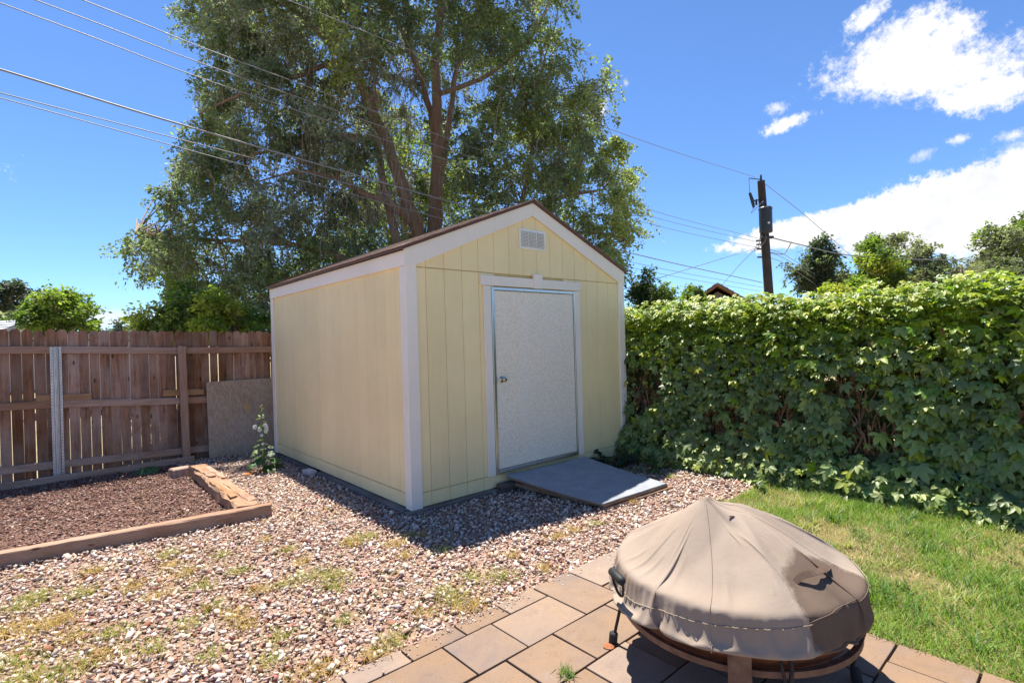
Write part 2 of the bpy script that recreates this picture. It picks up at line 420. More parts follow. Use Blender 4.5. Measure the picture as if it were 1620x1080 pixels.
def plywood():
    m = Mat('weathered_plywood', 0.85, 0.15); v = m.vec((1.2, 1.2, 0.55))
    w = m.n('ShaderNodeTexWave', wave_type='RINGS', rings_direction='Y'); m.l(v, w.inputs['Vector']); w.inputs['Scale'].default_value = 4.5
    w.inputs['Distortion'].default_value = 16.0; w.inputs['Detail'].default_value = 5.0; w.inputs['Detail Scale'].default_value = 2.6
    c = m.ramp(w.outputs['Fac'], [(0.1, (0.33, 0.235, 0.165)), (0.9, (0.44, 0.33, 0.24))])
    c = m.mix(m.range(m.noise(m.vec((1, 1, 1)), 2.2, 6), 0.42, 0.7, 0, 0.6), c, (0.42, 0.36, 0.31))
    vo = m.n('ShaderNodeTexGradient', gradient_type='SPHERICAL'); mp = m.n('ShaderNodeMapping'); m.l(m.tc.outputs['Object'], mp.inputs[0])
    mp.inputs['Location'].default_value = (-1.9, 0, -9.4); mp.inputs['Scale'].default_value = (28, 1, 14); m.l(mp.outputs[0], vo.inputs[0])
    c = m.mix(m.range(vo.outputs['Fac'], 0.0, 0.35, 0, 0.8), c, (0.55, 0.33, 0.08))
    m.color(c); m.bump(w.outputs['Fac'], 0.25, 0.003); return m.m
M['ply'] = plywood()
def ramp_mat():
    m = Mat('blue_grey_deck_paint', 0.6, 0.35); v = m.vec((1, 1, 1))
    c = m.ramp(m.noise(v, 5, 8, 0.7), [(0.3, (0.20, 0.22, 0.25)), (0.7, (0.31, 0.325, 0.35))])
    c = m.mix(m.range(m.noise(v, 22, 5), 0.58, 0.72, 0, 0.7), c, (0.16, 0.17, 0.19))
    c = m.mix(m.range(m.noise(m.vec((3, 0.5, 1)), 9, 7, 0.75), 0.55, 0.75, 0, 0.5), c, (0.33, 0.33, 0.34))
    m.color(c); m.bump(m.noise(v, 40, 6), 0.3, 0.004); return m.m
M['ramp'] = ramp_mat()
M['ramp_edge'] = wood('ramp_raw_edge', (0.16, 0.085, 0.045), (0.34, 0.2, 0.12), (0.36, 0.3, 0.25), 'X', greyamt=0.4)
M['stone'] = attr_mat('gravel_stone', 0.9, 0.35, 70)
M['chip'] = attr_mat('mulch_chip', 0.9, 0.3, 80)
M['blade'] = leaf_mat('grass_blade', 0.35, 0.55)
M['weed'] = leaf_mat('weed_blade', 0.35, 0.6)
def soil(name, stops, sc1, sc2, bump=0.8, bd=0.02):
    m = Mat(name, 0.95, 0.1); v = m.vec(world=True)
    c = m.ramp(m.noise(v, sc1, 6, 0.65), stops)
    c = m.mix(m.range(m.noise(v, sc2, 5), 0.45, 0.7, 0, 0.5), c, tuple(x * 0.55 for x in stops[0][1]))
    m.color(c); m.bump(m.noise(v, sc2, 6), bump, bd); return m.m
M['soil'] = soil('gravel_soil', [(0.3, (0.22, 0.13, 0.10)), (0.7, (0.40, 0.28, 0.21))], 7, 55)
M['lawn'] = soil('lawn_thatch', [(0.35, (0.09, 0.10, 0.03)), (0.65, (0.30, 0.22, 0.11))], 2.6, 60)
M['mulch'] = soil('mulch_bed', [(0.3, (0.11, 0.06, 0.045)), (0.7, (0.22, 0.13, 0.10))], 9, 70)
M['field'] = soil('far_ground', [(0.3, (0.22, 0.19, 0.10)), (0.7, (0.36, 0.28, 0.18))], 0.4, 6)
M['sand'] = soil('joint_sand', [(0.3, (0.10, 0.075, 0.055)), (0.7, (0.2, 0.15, 0.11))], 14, 90)
def paver_mat():
    m = Mat('concrete_paver', 0.88, 0.2); v = m.vec((1, 1, 1))
    c = m.ramp(m.noise(v, 3.2, 5, 0.55, 0.5), [(0.25, (0.19, 0.145, 0.125)), (0.45, (0.235, 0.165, 0.12)), (0.75, (0.275, 0.18, 0.112))])
    c = m.mix(m.range(m.noise(v, 6, 3), 0.60, 0.8, 0, 0.35), c, (0.31, 0.26, 0.235))
    c = m.mix(m.range(m.noise(v, 90, 3), 0.60, 0.70, 0, 0.6), c, (0.13, 0.085, 0.06))
    c = m.mix(m.range(m.noise(v, 11, 8, 0.75), 0.5, 0.78, 0, 0.5), c, (0.145, 0.10, 0.075))
    c = m.hsv(c, val=m.range(m.rnd(), 0, 1, 0.86, 1.12), sat=m.range(m.rnd(), 0, 1, 1.1, 0.8))
    m.color(c); m.bump(m.noise(v, 110, 4), 0.5, 0.003); m.bump(m.noise(v, 14, 4), 0.2, 0.006); return m.m
M['paver'] = paver_mat()
def rust():
    m = Mat('rusty_steel', 0.7, 0.3, 0.25); v = m.vec((1, 1, 1.6))
    c = m.ramp(m.noise(v, 5, 8, 0.7), [(0.25, (0.07, 0.03, 0.018)), (0.5, (0.20, 0.07, 0.03)), (0.75, (0.36, 0.13, 0.045))])
    m.color(c); m.bump(m.noise(v, 70, 5), 0.3, 0.003); return m.m
M['rust'] = rust()
M['legsteel'] = simple('brown_steel', (0.10, 0.055, 0.035), (0.22, 0.13, 0.09), 14, 0.6, 0.2, 60, 0.3)
M['rubber'] = simple('black_rubber', (0.012, 0.012, 0.013), (0.03, 0.03, 0.03), 20, 0.6, 0.1)
M['iron'] = simple('black_iron', (0.015, 0.014, 0.013), (0.05, 0.04, 0.035), 20, 0.55, 0.1, metal=0.3)
M['bark'] = wood('elm_bark', (0.19, 0.10, 0.062), (0.46, 0.27, 0.175), (0.36, 0.27, 0.21), 'Z', greyamt=0.45, vary=0.05, knots=False, rings=9, bump=1.0)
M['twig'] = simple('grey_brown_twig', (0.20, 0.145, 0.105), (0.38, 0.30, 0.24), 4, 0.9, 0)
M['vine'] = simple('reddish_vine_stem', (0.20, 0.085, 0.045), (0.46, 0.25, 0.15), 6, 0.9, 0.2)
M['elm'] = leaf_mat('elm_leaf', 0.50, 0.55, ttint=(1.1, 1.25, 0.7))
M['tree_leaf'] = leaf_mat('neighbour_tree_leaf', 0.50, 0.55)
M['creeper'] = leaf_mat('creeper_leaf_mass', 0.42, 0.42, spec=0.45)
M['creeper_one'] = leaf_mat('creeper_leaf', 0.42, 0.42, True, 0.45)
M['petal'] = leaf_mat('white_petal', 0.3, 0.6, True, ttint=(1, 1, 1))
M['plant'] = leaf_mat('plant_leaf', 0.3, 0.5, True)
M['wire'] = simple('weathered_cable', (0.20, 0.20, 0.205), (0.27, 0.27, 0.275), 3, 0.55, 0, spec=0.3)
M['pole'] = wood('creosote_pole', (0.035, 0.024, 0.018), (0.085, 0.062, 0.05), (0.10, 0.085, 0.08), 'Z', greyamt=0.4, vary=0.05, knots=False)
M['trafo'] = simple('dark_grey_paint', (0.035, 0.042, 0.05), (0.055, 0.062, 0.07), 8, 0.45, 0.05)
M['white'] = simple('white_label', (0.6, 0.6, 0.6), (0.75, 0.75, 0.75), 8, 0.6, 0)
M['redroof'] = simple('brown_red_shingle', (0.20, 0.09, 0.055), (0.36, 0.18, 0.11), 3, 0.9, 0.3, 30)
M['greyroof'] = simple('grey_shingle', (0.30, 0.31, 0.33), (0.46, 0.47, 0.50), 3, 0.9, 0.3, 30)
M['beigeroof'] = simple('beige_roof', (0.44, 0.38, 0.30), (0.56, 0.49, 0.40), 2, 0.9, 0.2, 30)
M['stucco'] = simple('grey_stucco', (0.16, 0.14, 0.13), (0.22, 0.20, 0.185), 3, 0.9, 0.2, 50)
M['whitewall'] = simple('pale_house_wall', (0.55, 0.55, 0.57), (0.66, 0.66, 0.67), 3, 0.8, 0.1)
M['glass'] = simple('dark_window_glass', (0.02, 0.025, 0.03), (0.03, 0.035, 0.04), 2, 0.08, 0, spec=0.6)

# ================================================================== GROUND
def sheet(name, poly, z, m, kind='structure', label=None, nx=0):
    V = np.array([(x, y, z) for x, y in poly]); o = mk(name, (V, [tuple(range(len(poly)))]), m, at_=(0, 0, 0)); o['kind'] = kind
    return o
SX, SY, SW, SL = 2.377, 4.083, 3.131, 3.715          # shed front-left corner, width, length
PATIO_Y, LAWN_X, LAWN_Y, FENCE_Y = 2.315, 3.01, 2.22, 8.35
sheet('ground', [(-900, -900), (900, -900), (900, 900), (-900, 900)], -0.06, M['field'])
sheet('gravel_bed', [(-6, PATIO_Y - 0.02), (7.5, PATIO_Y - 0.02), (7.5, FENCE_Y + 0.3), (-6, FENCE_Y + 0.3)], -0.012, M['soil'])
sheet('lawn', [(LAWN_X, -5), (7.5, -5), (7.5, LAWN_Y + 0.08), (LAWN_X, LAWN_Y + 0.08)], -0.004, M['lawn'])

# bed of dark mulch and the landscape timbers round it
BEAM_A, BEAM_B = np.array([-1.6, 5.43]), np.array([1.47, 5.01])
def bed_front(x): return BEAM_A[1] + (x - BEAM_A[0]) / (BEAM_B[0] - BEAM_A[0]) * (BEAM_B[1] - BEAM_A[1])
sheet('mulch_bed', [(-4, bed_front(-4)), (1.22, bed_front(1.22)), (1.24, 7.45), (1.1, FENCE_Y - 0.1), (-4, FENCE_Y - 0.1)], -0.004, M['mulch'])
o = mk('landscape_timber', long_beam((BEAM_A[0], BEAM_A[1], 0.035), (BEAM_B[0], BEAM_B[1], 0.035), 0.10, 0.13, 40, 0.004, 3), M['timber'])
tag(o, 'long reddish timber edging the front of the mulch bed', 'timber', 'landscape timbers')
def broken_timber():
    V1, F1 = long_beam((1.315, 7.30, 0.06), (1.305, 5.10, 0.045), 0.20, 0.13, 34, 0.010, 8, 0.02)
    return V1, F1
tb = root('split_timber', (1.31, 6.2, 0), 'split wide timber with a cracked top running back to the fence', 'timber', 'landscape timbers')
mk('body', broken_timber(), M['timber_y'], tb)
for i, (a, b, w, h, z) in enumerate([((1.26, 7.10), (1.30, 6.45), 0.075, 0.022, 0.128), ((1.36, 7.02), (1.38, 6.30), 0.06, 0.018, 0.124), ((1.25, 6.25), (1.27, 5.45), 0.055, 0.016, 0.116), ((1.35, 6.05), (1.37, 5.2), 0.07, 0.018, 0.112)]):
    mk('splinter', long_beam((a[0], a[1], z), (b[0], b[1], z - 0.004), w, h, 12, 0.005, 20 + i, 0.004), M['timber_y'], tb)
o = mk('corner_block', box((1.16, 7.42, 0.04), (0.22, 0.16, 0.11), 0.012, rotz(0.25), 0.003), M['post'])
tag(o, 'short grey wood block between split timber and fence', 'wood block')
o = mk('kick_board', long_beam((-2.6, 8.225, 0.02), (1.44, 8.20, 0.025), 0.04, 0.10, 30, 0.003, 5, 0.006), M['rail'])
tag(o, 'long board lying along the foot of the wooden fence', 'board')

# ================================================================== PATIO
patio = sheet('patio', [(-1.0, -1.6), (LAWN_X - 0.005, -1.6), (LAWN_X - 0.005, PATIO_Y), (-1.0, PATIO_Y)], -0.008, M['sand'])
paver_meshes = {}
def paver_mesh(w, d):
    k = (round(w, 3), round(d, 3))
    if k not in paver_meshes:
        V, F = box((0, 0, 0), (w - 0.010, d - 0.010, 0.05), 0.0045, seg=2)
        me = make_mesh('paver', V, F); me.materials.append(M['paver']); paver_meshes[k] = me
    return paver_meshes[k]
def paver(x0, x1, y0, y1):
    piece('paver', paver_mesh(x1 - x0, y1 - y0), ((x0 + x1) / 2, (y0 + y1) / 2, -0.012 + rng.normal(0, 0.0015)), patio,
          (rng.normal(0, 0.003), rng.normal(0, 0.003), rng.normal(0, 0.003)))
rows = [(2.18, PATIO_Y, [-0.3, 0.02, 0.33, 0.64, 0.95, 1.25, 1.565, 1.86, 2.15]),
        (1.885, 2.18, [-0.45, -0.02, 0.28, 0.71, 1.01, 1.41, 1.72, 2.15]),
        (1.59, 1.885, [-0.3, 0.13, 0.44, 0.84, 1.14, 1.57, 1.88, 2.30, 2.60, 3.005]),
        (1.295, 1.59, [-0.4, 0.03, 0.33, 0.76, 1.06, 1.36, 1.79, 2.09, 2.40, 2.70, 3.005]),
        (1.0, 1.295, [-0.3, 0.0, 0.43, 0.73, 1.16, 1.46, 1.89, 2.19, 2.58, 3.005]),
        (0.68, 1.0, [-0.3, 0.13, 0.43, 0.86, 1.16, 1.59, 1.9, 2.33, 2.63, 3.005]),
        (0.38, 0.68, [-0.3, 0.0, 0.3, 0.73, 1.03, 1.46, 1.76, 2.19, 2.49, 2.80, 3.005]),
        (0.08, 0.38, [-0.3, 0.13, 0.43, 0.73, 1.16, 1.46, 1.89, 2.19, 2.49, 2.80, 3.005])]
xs_ = [-0.95, -0.52, -0.22, 0.21, 0.51, 0.94, 1.24, 1.67, 1.97, 2.40, 2.70, 3.005]
for k in range(5): rows.append((0.08 - 0.3 * (k + 1), 0.08 - 0.3 * k, xs_ if k % 2 else [x + (0.15 if 0 < i < len(xs_) - 1 else 0) for i, x in enumerate(xs_)]))
for y0, y1, xs in rows:
    for a, b in zip(xs[:-1], xs[1:]): paver(a, b, y0, y1)
paver(2.15, 2.46, 1.885, PATIO_Y); paver(2.46, 3.005, 2.03, PATIO_Y); paver(2.46, 2.70, 1.885, 2.03); paver(2.70, 3.005, 1.885, 2.03)

# ================================================================== SHED
shed = root('garden_shed', (SX + SW / 2, SY + SL / 2, 0), 'pale yellow gabled garden shed with white trim and brown roof edge', 'shed')
ZB, ZS, ZT, ZE = 0.035, 0.163, 2.195, 2.335
RIDGE_X = SX + SW / 2
def gable(x): return 2.21 + (min(x, SW - x)) * 0.405           # underside of the roof along the front
wall = mk('wall', merge(box2((SX + 0.014, SY + 0.014, ZB), (SX + SW - 0.014, SY + SL - 0.014, 2.20)),
                        prism([(SX + 0.014, 2.20), (SX + SW - 0.014, 2.20), (SX + SW - 0.014, 2.22), (RIDGE_X, 2.84), (SX + 0.014, 2.22)], SL - 0.03,
                              np.array([[1, 0, 0], [0, 0, -1], [0, 1, 0]], float), (0, SY + SL / 2, 0))), M['groove'], shed)
G = 0.0018
bmesh_cache = {}
def board_x(x0, x1, z0, z1, y):      # a siding board on the front face
    return box2((x0 + G, y, z0 + 0.003), (x1 - G, y + 0.012, z1 - 0.003), 0.0025)
edges = [0.0] + [0.203 * k for k in range(1, 16)] + [SW]
for a, b in zip(edges[:-1], edges[1:]):
    x0, x1 = SX + a, SX + b
    if x0 < SX + 0.02: x0 = SX + 0.002
    cover = (a > 0.95 and b < 2.20)                              # behind the door
    if not cover:
        mk('siding_board', board_x(x0, x1, ZS, ZT, SY), M['yellow'], shed)
    mk('siding_board', board_x(x0, x1, ZB, ZS, SY), M['yellow'], shed)
    # gable row: sloping top edge
    mid = []
    za, zb2 = gable(a), gable(b)
    poly = [(x0 + G, ZT + 0.004), (x1 - G, ZT + 0.004), (x1 - G, zb2)]
    if a < SW / 2 < b: poly.append((RIDGE_X, gable(SW / 2)))
    poly.append((x0 + G, za))
    if max(za, zb2) > ZT + 0.02:
        mk('siding_board', prism(poly, 0.012, np.array([[1, 0, 0], [0, 0, -1], [0, 1, 0]], float), (0, SY + 0.006, 0)), M['yellow'], shed)
ys = [0.0] + [0.203 * k for k in range(1, 19)] + [SL]
for side, xs in (('L', SX), ('R', SX + SW)):
    for a, b in zip(ys[:-1], ys[1:]):
        for z0, z1 in ((ZS, ZT + 0.06), (ZB, ZS)):
            xa = xs if side == 'L' else xs - 0.012
            y0 = SY + a + (0.014 if a == 0 else 0); y1 = SY + b - (0.014 if b == SL else 0)
            mk('siding_board', box2((xa, y0 + G, z0 + 0.003), (xa + 0.012, y1 - G, z1 - 0.003), 0.0025), M['yellow'], shed)
mk('siding_board', box2((SX + 0.02, SY + SL - 0.012, ZB), (SX + SW - 0.02, SY + SL, ZT)), M['yellow'], shed)
# trim
T = 0.019
for xa, xb in ((SX - T, SX + 0.098), (SX + SW - 0.098, SX + SW + T)):
    mk('corner_trim', box2((xa, SY - T, ZB - 0.003), (xb, SY - 0.001, ZT + 0.02), 0.003), M['trim'], shed)
    mk('corner_trim', box2((xa, SY + SL + 0.001, ZB - 0.003), (xb, SY + SL + T, ZT + 0.02), 0.003), M['trim'], shed)
for xa, xb in ((SX - T, SX - 0.001), (SX + SW + 0.001, SX + SW + T)):
    mk('corner_trim', box2((xa, SY + 0.001, ZB - 0.002), (xb, SY + 0.085, ZT + 0.0), 0.003), M['trim'], shed)
    mk('corner_trim', box2((xa, SY + SL - 0.085, ZB - 0.002), (xb, SY + SL - 0.001, ZT + 0.0), 0.003), M['trim'], shed)
    mk('eave_trim', box2((xa - 0.004, SY + 0.001, ZT + 0.002), (xb + 0.004 if xb > SX + 1 else xb, SY + SL, ZE), 0.003), M['trim'], shed)
Mg = np.array([[1, 0, 0], [0, 0, -1], [0, 1, 0]], float)
for s in (-1, 1):
    for yy in (SY - T / 2 - 0.004, SY + SL + T / 2 + 0.004):
        X = lambda x: RIDGE_X + s * x
        hw = SW / 2 + T + 0.004
        poly = [(X(0.0012), 2.845), (X(hw - 0.12), 2.212), (X(hw), 2.198), (X(hw), 2.343), (X(0.0012), 2.984)]
        if s > 0: poly = poly[::-1]
        mk('rake_trim', prism(poly, T + 0.004, Mg, (0, yy, 0)), M['trim'], shed)
# roof
roof_slope = math.atan2(2.96 - 2.345, SW / 2 + 0.03)
RO = 0.035                                                        # overhang
eaveL, ridge = np.array([SX - T - RO, 2.338]), np.array([RIDGE_X, 2.338 + (SW / 2 + T + RO) * 0.405])
for s in (-1, 1):
    X = lambda x: RIDGE_X + s * x
    hw = SW / 2 + T + RO; ze, zr = 2.332, 2.332 + hw * 0.405
    th = 0.030
    poly = [(X(0.001), zr), (X(hw), ze), (X(hw), ze + th), (X(0.001), zr + th)]
    if s > 0: poly = poly[::-1]
    rf = mk('roof', prism(poly, SL + 0.09, Mg, (0, SY + SL / 2, 0)), M['drip'], shed)
    # shingle tabs, laid in courses
    Ls = math.hypot(hw, hw * 0.405); ang = math.atan(0.405)
    parts = []; nc = 13
    for c in range(nc):
        for k in range(13):
            y0 = SY - 0.05 + k * 0.3 + (0.15 if c % 2 else 0) + rng.normal(0, 0.004); y1 = y0 + 0.294
            y0, y1 = max(y0, SY - 0.052), min(y1, SY + SL + 0.052)
            if y1 - y0 < 0.03: continue
            d0, d1 = Ls * c / nc - 0.012, Ls * (c + 1) / nc + 0.03      # distance up from the eave
            d1 = min(d1, Ls)
            def P(d, y, h):
                x = hw - d * math.cos(ang); z = ze + th + d * math.sin(ang)
                return (X(x + h * math.sin(ang)), y, z + h * math.cos(ang))
            h0, h1 = 0.0045 + rng.uniform(0, 0.002), 0.001
            V = [P(d0, y0, 0), P(d0, y1, 0), P(d1, y1, 0), P(d1, y0, 0), P(d0, y0, h0), P(d0, y1, h0), P(d1, y1, h1), P(d1, y0, h1)]
            parts.append((np.array(V), [(3, 2, 1, 0), (4, 5, 6, 7), (0, 1, 5, 4), (1, 2, 6, 5), (2, 3, 7, 6), (3, 0, 4, 7)]))
    sh = mk('shingles', merge(*parts), M['shingle'], shed); sh['kind'] = 'stuff'
caps = []
for k in range(60):
    y = SY - 0.05 + k * 0.15; zr = 2.332 + (SW / 2 + T + RO) * 0.405 + 0.038
    caps.append((np.array([(RIDGE_X - 0.13, y, zr - 0.051), (RIDGE_X, y, zr + 0.004), (RIDGE_X + 0.13, y, zr - 0.051), (RIDGE_X - 0.13, y + 0.17, zr - 0.057), (RIDGE_X, y + 0.17, zr - 0.003), (RIDGE_X + 0.13, y + 0.17, zr - 0.057),
                          (RIDGE_X - 0.13, y, zr - 0.058), (RIDGE_X, y, zr - 0.004), (RIDGE_X + 0.13, y, zr - 0.058)]),
                 [(0, 1, 4, 3), (1, 2, 5, 4), (6, 7, 1, 0), (7, 8, 2, 1)]))
rc = mk('ridge_shingles', merge(*caps), M['shingle'], shed); rc['kind'] = 'stuff'
# door
DX0, DX1, DZ0, DZ1 = SX + 0.995, SX + 2.175, 0.214, 2.02
door = mk('door', box2((DX0, SY - 0.012, DZ0), (DX1, SY + 0.006, DZ1), 0.003), M['door'], shed)
kx, kz = SX + 1.063, 1.118
kn = [(0.0, 0.0), (0.033, 0.0), (0.034, 0.004), (0.030, 0.008), (0.013, 0.010), (0.011, 0.030), (0.020, 0.036), (0.027, 0.046), (0.027, 0.056), (0.020, 0.063), (0.006, 0.065), (0.0, 0.065)]
V, F = lathe(kn, 24, (0, 0, 0)); V = np.stack([V[:, 0] + kx, SY - 0.012 - V[:, 2], V[:, 1] + kz], 1)
mk('door_knob', (V, [f[::-1] for f in F]), M['brass'], door, smooth=True)
mk('latch_plate', box2((DX0 - 0.002, SY - 0.016, kz - 0.03), (DX0 + 0.012, SY - 0.0125, kz + 0.03), 0.001), M['alu'], door)
mk('door_frame', box2((SX + 0.955, SY - 0.024, 0.176), (DX0 - 0.004, SY + 0.004, 2.055), 0.003), M['alu'], shed)
mk('door_frame', box2((DX1 + 0.004, SY - 0.024, 0.196), (SX + 2.195, SY + 0.004, 2.055), 0.003), M['alu'], shed)
mk('door_frame', box2((DX0 - 0.003, SY - 0.0235, DZ1 + 0.004), (DX1 + 0.003, SY + 0.004, 2.055), 0.003), M['alu'], shed)
mk('door_sill', box2((DX0 - 0.003, SY - 0.040, 0.176), (DX1 + 0.003, SY + 0.004, DZ0 - 0.004), 0.004), M['alu'], shed)
mk('door_casing', box2((SX + 0.858, SY - 0.020, 0.16), (SX + 0.951, SY - 0.001, 2.064), 0.003), M['trim'], shed)
mk('door_casing', box2((SX + 2.199, SY - 0.020, 0.16), (SX + 2.292, SY - 0.001, 2.064), 0.003), M['trim'], shed)
hd = mk('door_header', box2((SX + 0.823, SY - 0.024, 2.067), (SX + 2.313, SY - 0.001, 2.166), 0.003), M['trim'], shed)
mk('keystone', prism([(SX + 1.545, 2.06), (SX + 1.655, 2.06), (SX + 1.662, 2.215), (SX + 1.535, 2.215)], 0.03, Mg, (0, SY - 0.028, 0)), M['trim'], hd)
# gable vent
vt = mk('gable_vent', box2((SX + 1.365, SY - 0.012, 2.478), (SX + 1.758, SY - 0.001, 2.698), 0.004), M['vent'], shed)
for c in range(3):
    xa = SX + 1.392 + c * 0.118
    mk('louver_opening', box2((xa, SY - 0.0145, 2.505), (xa + 0.103, SY - 0.0125, 2.672)), M['vent_dark'], vt)
    for k in range(11):
        z = 2.512 + k * 0.0152
        mk('louver', box((xa + 0.0515, SY - 0.019, z), (0.099, 0.012, 0.0045), 0, np.array([[1, 0, 0], [0, math.cos(0.6), -math.sin(0.6)], [0, math.sin(0.6), math.cos(0.6)]])), M['vent'], vt)
# base timbers
mk('base_timber', long_beam((SX - 0.025, SY + 0.045, 0.0), (SX - 0.02, SY + SL * 0.56, -0.002), 0.09, 0.064, 30, 0.003, 31, 0.006), M['base'], shed)
mk('base_timber', long_beam((SX - 0.015, SY + SL * 0.62, -0.006), (SX - 0.01, SY + SL + 0.02, -0.006), 0.09, 0.064, 20, 0.003, 32, 0.006), M['base'], shed)
mk('base_timber', long_beam((SX - 0.075, SY - 0.015, -0.004), (SX + 0.93, SY - 0.012, 0.0), 0.085, 0.07, 30, 0.003, 33, 0.006), M['base_x'], shed)
mk('base_timber', long_beam((SX + 0.95, SY - 0.012, -0.004), (SX + SW + 0.03, SY - 0.012, -0.004), 0.085, 0.06, 30, 0.003, 34, 0.006), M['base_x'], shed)
o = mk('pale_block', box((SX - 0.10, SY + SL * 0.59, 0.02), (0.10, 0.19, 0.06), 0.008, rotz(0.1), 0.003), M['block'])
tag(o, 'small pale block on the gravel beside the shed base', 'block')

# ================================================================== RAMP
ramp = root('door_ramp', (4.0, 3.5, 0), 'blue grey painted plywood ramp leading down from the shed door', 'ramp')
def quad_slab(c, th, n=10, sag=0.0, seed=0):
    """c: four top corners (a,b,c,d) counter-clockwise, subdivided with a slight sag and ragged edge"""
    a, b, cc, d = [np.array(q, float) for q in c]; V, F = [], []; r = np.random.default_rng(seed)
    for lay in (0, -th):
        for i in range(n + 1):
            for j in range(n + 1):
                u, v = i / n, j / n
                P = a * (1 - u) * (1 - v) + b * u * (1 - v) + cc * u * v + d * (1 - u) * v
                P = P + np.array([0, 0, -sag * 4 * v * (1 - v) + 0.012 * (abs(2 * u - 1) ** 2) * v + lay])
                if i in (0, n) or j in (0, n): P = P + np.array([mn.noise((P[0] * 9, P[1] * 9, seed)), mn.noise((P[0] * 9, P[1] * 9, seed + 4)), 0]) * 0.006
                V.append(P)
    k = (n + 1) ** 2; I = lambda i, j: i * (n + 1) + j
    for i in range(n):
        for j in range(n):
            F.append((I(i, j), I(i + 1, j), I(i + 1, j + 1), I(i, j + 1))); F.append((k + I(i, j), k + I(i, j + 1), k + I(i + 1, j + 1), k + I(i + 1, j)))
    for i in range(n):
        for (p, q) in ((I(i, 0), I(i + 1, 0)), (I(i + 1, n), I(i, n)), (I(0, i + 1), I(0, i)), (I(n, i), I(n, i + 1))): F.append((q, p, p + k, q + k))
    return np.array(V), F
mk('deck_panel', quad_slab([(3.60, 2.93, 0.062), (4.53, 2.885, 0.062), (4.57, 3.975, 0.150), (3.42, 4.02, 0.150)], 0.014, 12, 0.012, 3), M['ramp'], ramp)
mk('under_panel', quad_slab([(3.61, 2.925, 0.0465), (4.54, 2.88, 0.0465), (4.575, 3.97, 0.1345), (3.425, 4.015, 0.1345)], 0.018, 12, 0.012, 9), M['ramp_edge'], ramp)
mk('toe_board', long_beam((3.62, 2.96, 0.005), (4.60, 2.90, 0.008), 0.09, 0.03, 16, 0.002, 14, 0.004), M['ramp_edge'], ramp)
mk('side_board', long_beam((3.50, 3.96, 0.06), (3.66, 3.05, 0.015), 0.035, 0.04, 14, 0.002, 15, 0.004), M['ramp_edge'], ramp)
mk('side_board', long_beam((4.50, 3.92, 0.06), (4.47, 3.0, 0.015), 0.035, 0.04, 14, 0.002, 16, 0.004), M['ramp_edge'], ramp)
for k, (z, dx) in enumerate(((0.022, 0.0), (0.066, 0.012))):
    mk('support_block', box((3.40 + dx, 4.00, z), (0.20, 0.09, 0.042), 0.004, rotz(0.04 - 0.08 * k), 0.001), M['base_x'], ramp)

# ================================================================== WOODEN FENCE
fence = root('wooden_fence', (0.5, FENCE_Y, 0), 'weathered brown dog-eared picket fence behind the mulch bed', 'fence')
PW = 0.1015
def picket_mesh(k):
    r = np.random.default_rng(100 + k); w = 0.0487 + r.uniform(-0.0025, 0.0012); h = 1.77 + r.uniform(-0.008, 0.008)
    poly = [(-w, 0), (w, 0), (w, h - 0.045)] + [(w * math.cos(a) * 0.98, h - 0.045 + 0.045 * math.sin(a)) for a in np.linspace(0.25, math.pi - 0.25, 7)] + [(-w, h - 0.045)]
    V, F = prism(poly, 0.016, Mg, (0, 0, 0)); me = make_mesh('picket', V, F); me.materials.append(M['picket']); return me
pm = [picket_mesh(k) for k in range(6)]
nP = 0
for k in range(-26, 27):
    x = 0.012 + k * PW
    if x > 2.85: break
    zoff = 0.035 - 0.018 * (x + 0.4) + rng.normal(0, 0.006)
    piece('picket', pm[int(rng.integers(6))], (x + rng.normal(0, 0.0018), FENCE_Y + rng.normal(0, 0.002), max(zoff, -0.02)), fence, (rng.normal(0, 0.002), rng.normal(0, 0.0025), rng.normal(0, 0.02)))
def rail(x0, x1, z0, z1, h=0.088, d=0.04, m='rail', sd=0):
    return mk('rail', long_beam((x0, FENCE_Y - 0.012 - d / 2, z0), (x1, FENCE_Y - 0.012 - d / 2, z1), d, h, 20, 0.002, sd, 0.005), M[m], fence)
rail(-2.6, 0.05, 1.612, 1.556, sd=41); rail(0.052, 1.345, 1.556, 1.502, sd=42); rail(1.347, 2.85, 1.502, 1.482, sd=43)
rail(-2.6, 0.05, 0.985, 0.905, sd=44); rail(0.052, 1.345, 0.905, 0.822, sd=45); rail(1.347, 2.85, 0.822, 0.78, sd=46)
rail(-2.6, 0.05, 0.26, 0.185, sd=47); rail(0.052, 0.83, 0.185, 0.158, sd=48); rail(0.832, 1.345, 0.158, 0.14, sd=49); rail(1.347, 2.85, 0.14, 0.12, sd=50)
mk('post', long_beam((1.358, FENCE_Y - 0.097, -0.03), (1.336, FENCE_Y - 0.097, 1.56), 0.088, 0.088, 24, 0.003, 51, 0.008), M['post'], fence)
